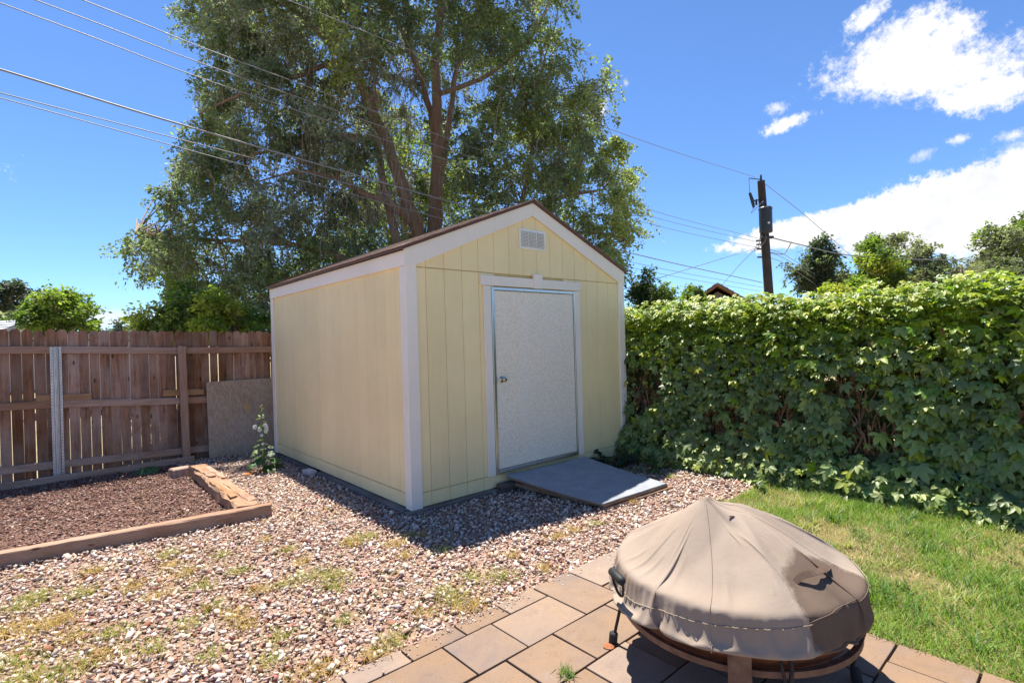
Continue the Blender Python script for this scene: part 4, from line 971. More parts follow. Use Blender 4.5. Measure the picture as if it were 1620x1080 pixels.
# ================================================================== HOLLYHOCK AND BED WEED
def lobed(seed, lobes=5, n=25, cup=0.15):
    q = np.random.default_rng(seed); V = [(0, 0, 0)]
    for ring, s in ((1, 0.55), (2, 1.0)):
        for k in range(n):
            a = 2 * math.pi * k / n; rr = s * (1 - 0.16 * (0.5 - 0.5 * math.cos(lobes * a)) - (0.45 if (k == 0) else 0.0) * (ring - 1))
            V.append((rr * math.sin(a), -rr * math.cos(a) + 0.55, cup * rr * rr * math.cos(lobes * a) * 0.5 - 0.12 * rr * rr + q.normal(0, 0.02)))
    F = [(0, 1 + (k + 1) % n, 1 + k) for k in range(n)]
    for k in range(n):
        a, b = 1 + k, 1 + (k + 1) % n; F += [(a, b, b + n), (a, b + n, a + n)]
    return np.array(V), np.array(F)
def leaf_obj(name, VF, m, pos, nrm, d, s, parent, color):
    x, y, z = frames(np.array([nrm], float), np.array([d], float)); me = make_mesh(name, *VF, smooth=True); me.materials.append(m)
    o = bpy.data.objects.new(name, me); col.objects.link(o); o.parent = parent; o.location = np.array(pos) - origin_of(parent)
    o.rotation_euler = Matrix(((x[0][0], y[0][0], z[0][0]), (x[0][1], y[0][1], z[0][1]), (x[0][2], y[0][2], z[0][2]))).to_euler(); o.scale = (s,) * 3; o.color = (*color, 1); return o
r = np.random.default_rng(77)
hb = np.array([1.93, 6.86, 0.0])
holly = root('hollyhock', hb, 'flowering hollyhock with white blooms beside the shed back corner', 'plant')
hp = [hb + np.array([0.02 * math.sin(z * 5), 0.0, z]) for z in np.linspace(0, 0.80, 9)]
mk('stem', tube(hp, np.linspace(0.011, 0.004, 9), 7), M['vine'], holly, smooth=True).data.materials[0] = simple('green_stem', (0.10, 0.15, 0.04), (0.16, 0.20, 0.06), 6, 0.7, 0)
for k in range(15):
    a = k * 2.4; z = 0.05 + 0.28 * (k / 15); d = np.array([math.cos(a), math.sin(a), -0.25 + 0.02 * k]); rad = 0.05 + 0.10 * (1 - k / 20) * r.uniform(0.6, 1)
    pos = hb + np.array([math.cos(a) * rad, math.sin(a) * rad, z])
    mk('leaf_stalk', tube([hb + np.array([0, 0, z * 0.7]), pos], 0.003, 5), M['plant'], holly).color = (0.12, 0.18, 0.05, 1)
    leaf_obj('leaf', lobed(k), M['plant'], pos, np.array([d[0] * 0.35 - 0.2, d[1] * 0.35 - 0.3, 1]), d, r.uniform(0.05, 0.08) * (1.1 - 0.45 * k / 15), holly, pick([(0.06, 0.12, 0.03), (0.10, 0.17, 0.045), (0.045, 0.09, 0.03)], [1, 1, 1], 1, r)[0])
for k in range(9):
    a = k * 2.1; z = 0.34 + 0.045 * k; d = np.array([math.cos(a), math.sin(a), -0.1])
    leaf_obj('leaf', lobed(40 + k), M['plant'], hb + np.array([0.02 * math.cos(a), 0.02 * math.sin(a), z]), np.array([d[0] * 0.4, d[1] * 0.4, 1]), d, r.uniform(0.028, 0.045), holly, (0.16, 0.23, 0.06))
def petal(seed):
    V, F = lobed(seed, 3, 17, 0.4); return V, F
for k, (dx, dz, s) in enumerate(((-0.075, 0.545, 0.040), (0.045, 0.56, 0.036), (0.055, 0.50, 0.034), (-0.02, 0.51, 0.036), (0.06, 0.53, 0.03), (0.0, 0.44, 0.026), (0.012, 0.335, 0.022), (0.02, 0.66, 0.02))):
    c = hb + np.array([dx * 0.75 - 0.01, -dx * 0.66 - 0.02, dz]); ny = unit(np.array([-0.6 + dx * 4, -0.9, 0.25]))
    fl = mk('flower', tube([hb + np.array([0, 0, dz - 0.02]), c], 0.0035, 5), M['plant'], holly); fl.color = (0.15, 0.2, 0.06, 1)
    x, y, z = frames(np.array([ny]), np.array([[0, 0, 1.0]]))
    for p in range(5):
        a = 2 * math.pi * p / 5 + k
        d = x[0] * math.cos(a) + y[0] * math.sin(a)
        leaf_obj('petal', petal(p), M['petal'], c, ny * 1.0 - d * 0.45, d + ny * 0.45, s * 0.56, fl, (0.80, 0.80, 0.74))
    mk('pistil', tube([c, c + ny * s * 0.6], [s * 0.12, s * 0.05], 6), M['petal'], fl).color = (0.7, 0.62, 0.2, 1)
for k in range(6):
    a = k * 2.2; c = hb + np.array([0.012 * math.cos(a), 0.012 * math.sin(a), 0.69 + 0.022 * k])
    V, F = ICO_V * 0.014 + c, [tuple(f) for f in ICO_F]; mk('bud', (V, F), M['plant'], holly, smooth=True).color = (0.26, 0.32, 0.12, 1)
for k in range(4):
    leaf_obj('dry_leaf', lobed(60 + k), M['plant'], hb + np.array([-0.05 - 0.05 * k, -0.10 - 0.01 * k, 0.03]), (r.normal(0, .4), r.normal(0, .4), 1), (-1, -0.5 + 0.4 * k, 0), 0.045, holly, (0.42, 0.17, 0.05))
bw = ground(232, 748); bw = np.array([bw[0], min(bw[1], 8.05), 0])
weed = root('bed_weed', bw, 'small broad leaved green weed at the foot of the fence', 'plant')
for k in range(6):
    a = k * 1.1; d = np.array([math.cos(a), math.sin(a), -0.05]); leaf_obj('leaf', lobed(80 + k), M['plant'], bw + np.array([0.03 * math.cos(a), 0.03 * math.sin(a), 0.05]), (d[0] * .3 - .2, d[1] * .3 - .3, 1), d, 0.075, weed, (0.09, 0.17, 0.06))
mk('stem', tube([bw, bw + np.array([0, 0, 0.06])], 0.005, 6), M['vine'], weed)

# ================================================================== FIRE PIT
FC = np.array([2.342, 1.16, 0.0])
pit = root('fire_pit', FC, 'round rusty steel fire pit bowl standing on the pavers under a cover', 'fire pit')
mk('bowl', lathe([(0.505, 0.445), (0.510, 0.443), (0.505, 0.42), (0.500, 0.36), (0.485, 0.30), (0.455, 0.245), (0.40, 0.205), (0.30, 0.175), (0.18, 0.155), (0.001, 0.15)], 72, FC), M['rust'], pit, smooth=True)
mk('bowl_lining', lathe([(0.001, 0.162), (0.18, 0.168), (0.30, 0.187), (0.39, 0.216), (0.445, 0.255), (0.475, 0.31), (0.49, 0.36), (0.50, 0.444)], 72, FC), M['rust'], pit, smooth=True)
mk('rim', lathe([(0.50, 0.447), (0.512, 0.447), (0.513, 0.437), (0.504, 0.436)], 72, FC), M['rust'], pit)
mk('support_ring', lathe([(0.480, 0.262), (0.503, 0.262), (0.503, 0.238), (0.480, 0.238), (0.480, 0.262)], 72, FC), M['legsteel'], pit)
def pitdir(a): return np.array([math.cos(a), math.sin(a), 0.0])
cam_a = math.atan2(-FC[1], -FC[0])                                # direction from the pit towards the camera
fa = cam_a + 0.03
d = pitdir(fa); t_ = np.array([-d[1], d[0], 0])
mk('leg', beam(FC + d * 0.515 + np.array([0, 0, 0.40]), FC + d * 0.535 + np.array([0, 0, 0.0]), 0.082, 0.012, 0.002, d), M['legsteel'], pit)
db = pitdir(fa + math.pi)
mk('leg', beam(FC + db * 0.515 + np.array([0, 0, 0.40]), FC + db * 0.535 + np.array([0, 0, 0.0]), 0.082, 0.012, 0.002, db), M['legsteel'], pit)
for a, out in ((math.atan2(1.64 - FC[1], 2.02 - FC[0]), 0.55), (math.atan2(0.76 - FC[1], 2.53 - FC[0]), 0.475)):
    d = pitdir(a)
    pts = smooth_pts([FC + d * 0.525 + np.array([0, 0, 0.41]), FC + d * 0.515 + np.array([0, 0, 0.33]), FC + d * 0.510 + np.array([0, 0, 0.22]), FC + d * (out - 0.01) + np.array([0, 0, 0.08]), FC + d * out + np.array([0, 0, 0.02])], 14)
    lg = mk('leg', tube(pts, 0.0075, 8), M['iron'], pit, smooth=True)
    mk('bracket', box(FC + d * 0.515 + np.array([0, 0, 0.345]), (0.016, 0.03, 0.06), 0.003, rotz(a)), M['iron'], lg)
    ft = FC + d * (out + 0.005)
    mk('rubber_foot', tube([ft + np.array([0, 0, 0.001]), ft + np.array([0, 0, 0.008]), ft + np.array([-d[0] * .006, -d[1] * .006, 0.062]), ft + np.array([-d[0] * .006, -d[1] * .006, 0.068])], [0.017, 0.021, 0.021, 0.016], 16), M['rubber'], lg)
ha = math.atan2(1.507 - FC[1], 1.843 - FC[0]) + 0.12
d = pitdir(ha); t_ = np.array([-d[1], d[0], 0]); hc = FC + d * 0.575
hn = mk('handle', tube([hc + t_ * 0.055 * math.cos(q) + np.array([0, 0, 0.455 + 0.075 * math.sin(q)]) + d * 0.012 * math.sin(q) for q in np.linspace(-math.pi * 1.02, math.pi * 0.02, 22)], 0.006, 8), M['iron'], pit, smooth=True)
mk('grip', tube([hc + t_ * 0.058 + np.array([0, 0, 0.458]), hc + t_ * 0.05 + np.array([0, 0, 0.464]), hc - t_ * 0.05 + np.array([0, 0, 0.464]), hc - t_ * 0.058 + np.array([0, 0, 0.458])], [0.012, 0.019, 0.019, 0.012], 14), M['rubber'], hn, smooth=True)
d = pitdir(cam_a + 0.30); sp_ = FC + d * 0.515
mk('strap', tube(smooth_pts([sp_ + np.array([0, 0, 0.335]), sp_ + d * 0.015 + np.array([0, 0, 0.30]), sp_ + d * 0.035 + np.array([0.01, -0.01, 0.17]), sp_ + d * 0.05 + np.array([-0.012, 0.01, 0.05])], 12), 0.006, 6), M['iron'], pit, smooth=True)
d = pitdir(cam_a + 0.36); sp_ = FC + d * 0.515
mk('strap', tube(smooth_pts([sp_ + np.array([0, 0, 0.335]), sp_ + d * 0.02 + np.array([0, 0, 0.28]), sp_ + d * 0.03 + np.array([-0.014, 0.012, 0.15]), sp_ + d * 0.06 + np.array([0.014, -0.012, 0.04])], 12), 0.0085, 6), M['iron'], pit, smooth=True)

def cover_mat(patch):
    m = Mat('beige_cover_fabric', 0.88, 0.12); v = m.vec((1, 1, 1), rand=False)
    nz = m.noise(v, 3.0, 6, 0.6)
    c = m.ramp(nz, [(0.3, (0.32, 0.25, 0.195)), (0.7, (0.39, 0.315, 0.255))])
    # damp, dirtied panel on the lawn side
    sb = m.n('ShaderNodeVectorMath', operation='SUBTRACT'); m.l(m.tc.outputs['Object'], sb.inputs[0]); sb.inputs[1].default_value = tuple(float(q) for q in patch)
    ln_ = m.n('ShaderNodeVectorMath', operation='LENGTH'); m.l(sb.outputs[0], ln_.inputs[0])
    ad = m.n('ShaderNodeMath', operation='MULTIPLY_ADD'); m.l(m.noise(v, 9, 9, 0.75), ad.inputs[0]); ad.inputs[1].default_value = 0.11; m.l(ln_.outputs['Value'], ad.inputs[2])
    c = m.mix(m.range(ad.outputs[0], 0.325, 0.295, 0, 0.8), c, (0.10, 0.065, 0.047))
    c = m.mix(m.range(m.noise(v, 14, 6, 0.7), 0.60, 0.78, 0, 0.4), c, (0.24, 0.175, 0.13))
    m.color(c)
    m.bump(m.noise(v, 30, 6, 0.65, 0.4), 0.30, 0.006); m.bump(m.noise(v, 260, 2), 0.25, 0.001)
    tr = m.n('ShaderNodeBsdfTranslucent'); m.l(m.mix(1.0, c, (1.0, 0.72, 0.42), 'MULTIPLY'), tr.inputs['Color'])
    mx = m.n('ShaderNodeMixShader'); mx.inputs[0].default_value = 0.18
    m.l(m.b.outputs[0], mx.inputs[1]); m.l(tr.outputs[0], mx.inputs[2]); m.l(mx.outputs[0], m.out.inputs['Surface'])
    return m.m
# fabric cover: settled by a small cloth solver over the mesh lid, its elastic hem gathered below the rim
APEX = np.array([-0.088, 0.078, 0.752])
def cover_geo(nth=200, nr=42, steps=150, seed=4):
    q = np.random.default_rng(seed); R0 = 0.515
    arc = 0.735; s = np.linspace(0.012, arc, nr); ds = s[1] - s[0]
    th = np.linspace(0, 2 * math.pi, nth, endpoint=False)
    # sewn shape: round top panel, then a straight skirt; some slack everywhere
    circ = np.where(s < 0.585, s * 1.09, 0.638 + 0.0 * s)
    wob = 1 + 0.05 * np.sin(5 * th + 1.0) + 0.04 * np.sin(9 * th + 2.2) * (np.cos(th - cam_a) > -0.5)
    lr = ds * ((0.70 - 0.065 * np.cos(th - 2.417)) * wob / arc)[:, None] * np.ones((1, nr - 1)); lc = np.repeat((2 * circ * math.sin(math.pi / nth))[None], nth, 0)
    lc[:, -1] = 2 * 0.518 * math.sin(math.pi / nth); lc[:, -2] = 2 * 0.535 * math.sin(math.pi / nth)
    ridges = np.sort(q.uniform(0, 2 * math.pi, 9)); ridges = (ridges + np.linspace(0, 2 * math.pi, 9, endpoint=False) * 1.5) % (2 * math.pi)
    def lid(x, y):
        r = np.hypot(x, y); a = np.arctan2(y, x); da = np.min(np.abs(np.angle(np.exp(1j * (a[..., None] - ridges)))), axis=-1)
        h = 0.468 + 0.245 * np.clip(1 - (r / R0) ** 1.7, 0, 1) - 0.055 * np.clip(da / 0.35, 0, 1) * np.clip(r / 0.3, 0, 1) * np.clip((R0 - r) / 0.10, 0, 1)
        d = np.hypot(x - APEX[0], y - APEX[1]); return np.maximum(h, APEX[2] - 0.62 * d - 0.25 * np.clip(d - 0.05, 0, 1))
    X = np.zeros((nth, nr, 3)); rr = np.minimum(circ, 0.60)
    X[:, :, 0] = np.cos(th)[:, None] * rr[None] + APEX[0] * np.clip(1 - s / 0.5, 0, 1)[None]; X[:, :, 1] = np.sin(th)[:, None] * rr[None] + APEX[1] * np.clip(1 - s / 0.5, 0, 1)[None]
    X[:, :, 2] = lid(X[:, :, 0], X[:, :, 1]) + 0.03 - np.clip(s - 0.58, 0, 1)[None]
    X += q.normal(0, 0.002, X.shape)
    lumps = np.zeros((nth, nr))
    for k in range(26):
        a, b, w = q.uniform(0, 2 * math.pi), q.uniform(0.2, 0.75), q.uniform(0.025, 0.09); lumps += q.uniform(-1, 1) * np.exp(-((np.angle(np.exp(1j * (th[:, None] - a))) * 0.5) ** 2 + (s[None] - b) ** 2) / w ** 2)
    X[:, :, 2] += 0.035 * lumps
    V = np.zeros_like(X); top = X[:, 0].copy(); top[:, 2] = APEX[2] + 0.004
    ev, od = slice(0, None, 2), slice(1, None, 2)
    def solve(A, B, L, k):
        d = B - A; l = np.linalg.norm(d, axis=-1, keepdims=True) + 1e-9; c = d * (0.5 * k * (l - L[..., None]) / l); return c
    def radial(step, k, L):
        for o in range(2 * step):
            idx = np.arange(o % (2 * step), nr - step, 2 * step) if o < step else np.arange(o, nr - step, 2 * step)
            if len(idx) == 0: continue
            c = solve(X[:, idx], X[:, idx + step], L[:, idx] if L.shape[1] > idx.max() else L[:, :1] * np.ones((1, len(idx))), k); X[:, idx] += c; X[:, idx + step] -= c
    def around(step, k, L, lo=0):
        for o in range(2):
            idx = (np.arange(0, nth, 2) + o) % nth; jdx = (idx + step) % nth
            if step == 2:
                base = np.arange(0, nth, 4); idx = np.concatenate([base, base + 1]) + 2 * o; jdx = (idx + 2) % nth; idx = idx % nth
            c = solve(X[idx, lo:], X[jdx, lo:], L[idx, lo:], k); X[idx, lo:] += c; X[jdx, lo:] -= c
    def diag(sgn, k, L):
        for o in range(2):
            idx = (np.arange(0, nth, 2) + o) % nth; jdx = (idx + 1) % nth; a, b = (slice(0, nr - 1), slice(1, nr)) if sgn > 0 else (slice(1, nr), slice(0, nr - 1))
            c = solve(X[idx, a], X[jdx, b], L[idx], k); X[idx, a] += c; X[jdx, b] -= c
    lm = 0.5 * (lc[:, :-1] + lc[:, 1:]); ld = np.sqrt(lr ** 2 + lm ** 2); l2 = 2 * lc; lr2 = 2 * lr[:, :-1]
    for it in range(steps):
        P = X.copy(); V *= 0.965; V[:, :, 2] -= 0.0011; X = X + V
        for k in range(5):
            radial(1, 1.0, lr); around(1, 0.9, lc); diag(1, 0.45, ld); diag(-1, 0.45, ld); radial(2, 0.04, lr2); around(2, 0.012, l2, 6)
            X[:, 0] = top
            r = np.hypot(X[:, :, 0], X[:, :, 1]); h = lid(X[:, :, 0], X[:, :, 1]) + 0.004
            onlid = (r < R0) & (X[:, :, 2] < h) & (X[:, :, 2] > 0.425); X[:, :, 2] = np.where(onlid, h, X[:, :, 2]); X[:, :, :2] = np.where(onlid[..., None], P[:, :, :2] + 0.55 * (X[:, :, :2] - P[:, :, :2]), X[:, :, :2])
            side = (r < R0 + 0.004) & (X[:, :, 2] <= 0.47) & ~onlid; f = np.where(side, (R0 + 0.004) / np.maximum(r, 1e-6), 1.0); X[:, :, 0] *= f; X[:, :, 1] *= f
            X[:, -1, 2] = np.minimum(X[:, -1, 2], 0.415); X[:, -2, 2] = np.minimum(X[:, -2, 2], 0.43); X[:, :, 2] = np.maximum(X[:, :, 2], 0.33)
        V = (X - P); V = np.clip(V, -0.02, 0.02)
    W = X.reshape(-1, 3); W = np.vstack([W, [[APEX[0], APEX[1], APEX[2] + 0.006]]]); F = []
    for i in range(nth):
        i2 = (i + 1) % nth; F.append((nth * nr, i * nr, i2 * nr))
        for j in range(nr - 1): F.append((i * nr + j, i * nr + j + 1, i2 * nr + j + 1, i2 * nr + j))
    return W + FC, F
cover = root('fire_pit_cover', FC + np.array([0, 0, 0.36]), 'wrinkled beige fabric cover with a damp brown patch over the fire pit', 'cover')
cv_V, cv_F = cover_geo()
def on_cover(u, v):
    """nearest point of the fabric that is seen along a line of sight (used to sit small things on it)"""
    d = ray(u, v); d = d / np.linalg.norm(d); o_ = np.array([0, 0, CAMZ]); w = cv_V - o_; t = w @ d; perp = np.linalg.norm(w - t[:, None] * d, axis=1)
    c = np.where(perp < 0.02)[0]; return cv_V[c[np.argmin(t[c])]] if len(c) else cv_V[np.argmin(perp)]
M['cover'] = cover_mat(on_cover(1362, 965) - FC - np.array([0, 0, 0.36]))
co = mk('fabric', (cv_V, cv_F), M['cover'], cover, smooth=True)
CN_T, CN_R = 200, 42
def ring(j): return cv_V[[i * CN_R + j for i in range(CN_T)] + [j]]
def lift(P, k=0.0025): return P + unit(P - (FC + np.array([0, 0, 0.30]))) * k
mk('edge_seam', tube(lift(ring(33)), 0.0022, 5, False), M['cover'], cover, smooth=True)
mk('elastic_hem', tube(ring(41), 0.0055, 6, False), M['cover'], cover, smooth=True)
for i in (12, 112): mk('panel_seam', tube(lift(cv_V[[i * CN_R + j for j in range(2, 41)]]), 0.0020, 5, False), M['cover'], cover, smooth=True)
sm_ = co.modifiers.new('smooth', 'SUBSURF'); sm_.levels = 1; sm_.render_levels = 1
# object coordinates of the fabric start at the cover's base, so the damp patch is centred there
hA, hB = on_cover(1258, 912), on_cover(1318, 895)
nrm = np.array([-0.35, -0.45, 0.8]); nrm /= np.linalg.norm(nrm)
mid_ = on_cover(1288, 903) + nrm * 0.030; q1_, q2_ = on_cover(1270, 909) + nrm * 0.019, on_cover(1306, 898) + nrm * 0.019
def strap_geo(pts, w, th, side):
    V, F = [], []; pts = np.array(pts); n = len(pts); s = np.array(side); s = s / np.linalg.norm(s)
    for i in range(n):
        d = pts[min(i + 1, n - 1)] - pts[max(i - 1, 0)]; d /= np.linalg.norm(d); sd = s - d * np.dot(s, d); sd /= np.linalg.norm(sd); nn = np.cross(d, sd)
        V += [pts[i] + sd * w / 2 + nn * th / 2, pts[i] - sd * w / 2 + nn * th / 2, pts[i] - sd * w / 2 - nn * th / 2, pts[i] + sd * w / 2 - nn * th / 2]
    for i in range(n - 1):
        for j in range(4): a = i * 4 + j; b = i * 4 + (j + 1) % 4; F.append((a, b, b + 4, a + 4))
    F += [(3, 2, 1, 0), tuple((n - 1) * 4 + j for j in range(4))]
    return np.array(V), F
M['webbing'] = simple('brown_webbing', (0.09, 0.055, 0.038), (0.15, 0.095, 0.068), 30, 0.85, 0.4, 160)
mk('handle_strap', strap_geo(smooth_pts([hA + nrm * 0.002, q1_, mid_, q2_, hB + nrm * 0.002], 16), 0.024, 0.003, np.cross(nrm, hB - hA)), M['webbing'], cover)
lp = on_cover(1163, 811) + np.array([0, 0, 0.006])
o = mk('fallen_leaf', (lobed(5, 2)[0] * np.array([0.4, 1, 1]) * 0.016 @ rotz(0.9).T + lp, [tuple(f) for f in lobed(5, 2)[1]]), simple('dark_dry_leaf', (0.06, 0.03, 0.02), (0.10, 0.05, 0.03), 20, 0.8, 0)); tag(o, 'tiny dark leaf lying near the peak of the fabric cover', 'leaf')
g = ground(968, 1026)
for_v = lobed(9, 4)
o = mk('dry_leaf', (for_v[0] * 0.03 @ rotz(1.2).T + np.array([g[0], g[1], 0.022]), [tuple(f) for f in for_v[1]]), simple('rusty_leaf', (0.20, 0.07, 0.03), (0.34, 0.13, 0.05), 30, 0.8, 0)); tag(o, 'curled rusty brown leaf on the paver by the fire pit foot', 'leaf')

# ================================================================== TREES
LEAF_V = np.array([(0, 0, 0), (-0.30, 0.45, 0.06), (0, 1.0, -0.05), (0.30, 0.45, 0.06)], float); LEAF_F = np.array([(0, 3, 2), (0, 2, 1)])
def foliage(cl, rad, col_of, r, twigs=14, per=30, leaf=0.085, droop=0.55, upb=0.15, leafw=1.0, spread=1.0):
    """cl: clump centres, rad: clump radii -> leaf mesh arrays and twig mesh arrays"""
    n = len(cl); T = n * twigs; ci = np.repeat(np.arange(n), twigs)
    d = rand_dirs(T, r); d[:, 2] = d[:, 2] * 0.75 + upb; d = unit(d)
    L = rad[ci] * r.uniform(0.65, 1.25, T) * spread; base = cl[ci] + r.normal(0, 0.16, (T, 3)) * rad[ci][:, None]
    dr = droop * r.uniform(0.3, 1.6, T)
    def pt(i, t): return base[i] + d[i] * (L[i] * t)[:, None] + np.stack([np.zeros(len(t)), np.zeros(len(t)), -dr[i] * L[i] * t * t], 1)
    li = np.repeat(np.arange(T), per); t = r.uniform(0.12, 1.0, len(li)) ** 0.8
    tang = unit(d[li] + np.stack([np.zeros(len(li)), np.zeros(len(li)), -2 * dr[li] * t], 1))
    pos = pt(li, t) + r.normal(0, leaf * 0.55, (len(li), 3))
    nr = unit(r.normal(size=(len(li), 3)) * 0.8 + np.array([0, 0, 0.75])); dn = unit(tang + r.normal(0, 0.7, (len(li), 3)) + np.array([0, 0, -0.35]))
    x, y, z = frames(nr, dn); s = leaf * r.uniform(0.6, 1.3, len(li)); S = np.stack([s * leafw, s, s], 1)
    V, F, C = swarm(LEAF_V, LEAF_F, pos, x, y, z, S, col_of(ci[li], len(li)))
    ts = np.linspace(0, 1, 4); rings = []
    rad0 = 0.008 * (leaf / 0.085)
    for k, t_ in enumerate(ts):
        c = pt(np.arange(T), np.full(T, t_)); w = rad0 * (1 - 0.75 * t_)
        sd = unit(np.cross(d, np.array([0.3, 0.5, 0.8])));  s2 = unit(np.cross(d, sd))
        rings.append(np.stack([c + sd * w, c - sd * w * 0.5 + s2 * w * 0.87, c - sd * w * 0.5 - s2 * w * 0.87], 1))
    TV = np.stack(rings, 1).reshape(-1, 3); b = (np.arange(T) * 12)[:, None, None]; q = []
    for k in range(3):
        for j in range(3): q.append((k * 3 + j, k * 3 + (j + 1) % 3, k * 3 + 3 + (j + 1) % 3, k * 3 + 3 + j))
    TF = (np.array(q)[None] + b).reshape(-1, 4)
    return (V, F, C), (TV, TF)
def inside(poly, x, y):
    poly = np.array(poly, float); r_ = np.zeros(len(x), bool); j = len(poly) - 1
    for i in range(len(poly)):
        xi, yi = poly[i]; xj, yj = poly[j]
        r_ ^= ((yi > y) != (yj > y)) & (x < (xj - xi) * (y - yi) / (yj - yi + 1e-12) + xi); j = i
    return r_
def limb(ctrl, n=16, sides=8, wob=0.05, seed=0):
    """ctrl rows: u, v, depth, radius"""
    q = np.random.default_rng(seed); P = [np.append(at(u, v, dp), rr) for u, v, dp, rr in ctrl]; S = smooth_pts(P, n)
    S[1:-1, :3] += q.normal(0, wob * 0.5, (n - 1, 3)) * np.minimum(S[1:-1, 3:4] * 4, 1)
    rr = np.maximum(0.8 * S[:, 3] * (1 + q.normal(0, 0.05, n + 1)), 0.006); return S[:, :3], rr
r = np.random.default_rng(303)
TD = 15.5
elm = root('elm_tree', at(692, 621, TD) * np.array([1, 1, 0]), 'huge grey green elm with several leaning trunks behind the shed', 'tree')
skeleton, tips = [], []
LIMBS = [
 ('trunk', [(692, 622, TD, .42), (691, 540, TD, .34), (688, 440, TD, .30), (688, 360, TD, .275), (690, 290, TD, .25), (692, 200, TD - .1, .215), (688, 110, TD - .2, .17), (696, 30, TD - .2, .13), (706, -80, TD, .09), (712, -220, TD, .04)]),
 ('trunk', [(690, 620, TD - .3, .34), (676, 470, TD - .5, .27), (661, 370, TD - .7, .235), (640, 305, TD - .9, .215), (612, 230, TD - 1.1, .2), (588, 178, TD - 1.3, .185), (568, 125, TD - 1.4, .165), (540, 88, TD - 1.5, .14), (498, 45, TD - 1.6, .115), (448, 5, TD - 1.7, .09), (390, -70, TD - 1.5, .05)]),
 ('trunk', [(668, 610, TD - .8, .24), (640, 430, TD - .9, .18), (622, 360, TD - 1.0, .15), (606, 290, TD - 1, .125), (598, 220, TD - .8, .10), (592, 130, TD - .5, .065), (600, 40, TD - .3, .035)]),
 ('limb', [(652, 352, TD - .8, .17), (636, 335, TD - 1.2, .15), (610, 318, TD - 1.6, .13), (572, 305, TD - 1.9, .105), (530, 282, TD - 2.2, .075), (470, 272, TD - 2.4, .045), (400, 290, TD - 2.4, .02)]),
 ('limb', [(690, 215, TD, .13), (668, 130, TD + .5, .11), (640, 60, TD + .9, .085), (604, -20, TD + 1.2, .05)]),
 ('limb', [(690, 330, TD, .13), (712, 190, TD + .4, .11), (722, 110, TD + .6, .085), (748, 40, TD + .6, .06), (770, -40, TD + .6, .03)]),
 ('limb', [(690, 480, TD, .18), (760, 390, TD - .3, .14), (830, 340, TD - .7, .105), (890, 312, TD - .9, .075), (955, 300, TD - 1, .035)]),
 ('limb', [(820, 345, TD - .6, .09), (838, 260, TD - .8, .07), (850, 170, TD - .9, .05), (862, 90, TD - 1, .03)]),
 ('limb', [(760, 390, TD - .3, .10), (880, 370, TD - 1.0, .07), (960, 370, TD - 1.3, .04), (1000, 385, TD - 1.4, .02)]),
 ('limb', [(665, 500, TD - .6, .16), (570, 420, TD - 1.1, .12), (450, 385, TD - 1.6, .085), (330, 380, TD - 1.9, .05), (215, 368, TD - 2.0, .02)]),
 ('limb', [(606, 225, TD - 1.2, .11), (520, 215, TD - 1.8, .085), (420, 240, TD - 2.2, .055), (320, 265, TD - 2.3, .025)]),
 ('limb', [(545, 92, TD - 1.5, .09), (470, 120, TD - 2.1, .07), (380, 150, TD - 2.4, .045), (315, 180, TD - 2.4, .02)]),
 ('limb', [(690, 150, TD - .2, .10), (770, 120, TD - .6, .075), (840, 60, TD - .9, .05), (870, 0, TD - .9, .025)]),
 ('limb', [(720, 250, TD + .3, .08), (800, 220, TD + 1.0, .06), (900, 190, TD + 1.3, .04), (955, 160, TD + 1.3, .02)]),
]
for k, (nm, ctrl) in enumerate(LIMBS):
    pts, rr = limb(ctrl, 22 if nm == 'trunk' else 14, 9, 0.06, 900 + k)
    mk(nm, tube(pts, rr, 9, True), M['bark'], elm, smooth=True); skeleton.append(pts)
SKEL = np.vstack(skeleton)
CROWN = [(300, -330), (255, -120), (275, 0), (268, 35), (300, 70), (308, 120), (288, 150), (302, 205), (268, 238), (246, 272), (240, 312), (192, 328), (160, 352), (166, 392), (196, 440), (250, 470), (262, 520), (330, 560), (440, 580), (700, 560), (900, 540), (960, 440), (985, 425), (1012, 380), (1008, 330), (1004, 268), (985, 210), (955, 190), (966, 150), (940, 102), (884, 95), (886, 20), (895, -80), (850, -260), (700, -420), (480, -420)]
def crown_points(n, gap):
    out = []; cand = 0
    while len(out) < n and cand < 40000:
        cand += 1; u = r.uniform(150, 1020); v = r.uniform(-420, 570)
        if not inside(CROWN, np.array([u]), np.array([v]))[0]: continue
        if v < -60 and r.uniform() < 0.45: continue
        if 575 < u < 745 and 60 < v < 400 and r.uniform() < 0.74: continue
        if 470 < v and r.uniform() < 0.5: continue
        g = gap * (1.2 if v < -60 else 1.0)
        if any((a - u) ** 2 + (b - v) ** 2 < g * g for a, b in out): continue
        out.append((u, v))
    return out
cl, cc_uv = [], []
for lay in range(3):
    for (u, v) in crown_points(205, 29):
        dp = TD + (-2.6 + 2.5 * lay) + r.uniform(-1.0, 1.0)
        inner = 575 < u < 745 and 60 < v < 400
        if inner: dp = TD + r.uniform(1.0, 4.0)
        s = TD / dp
        cl.append(at(810 + (u - 810) * (0.97 if lay == 0 else 0.94), v if v < 420 else 420 + (v - 420) * 0.8, dp)); cc_uv.append((u, v))
cl, cc_uv = np.array(cl), np.array(cc_uv); keep = cl[:, 2] > 1.6; cl, cc_uv = cl[keep], cc_uv[keep]
crad = r.uniform(0.42, 0.80, len(cl))
PAL = np.array([(0.23, 0.275, 0.145), (0.29, 0.34, 0.15), (0.30, 0.325, 0.23), (0.17, 0.215, 0.125), (0.36, 0.41, 0.14)])
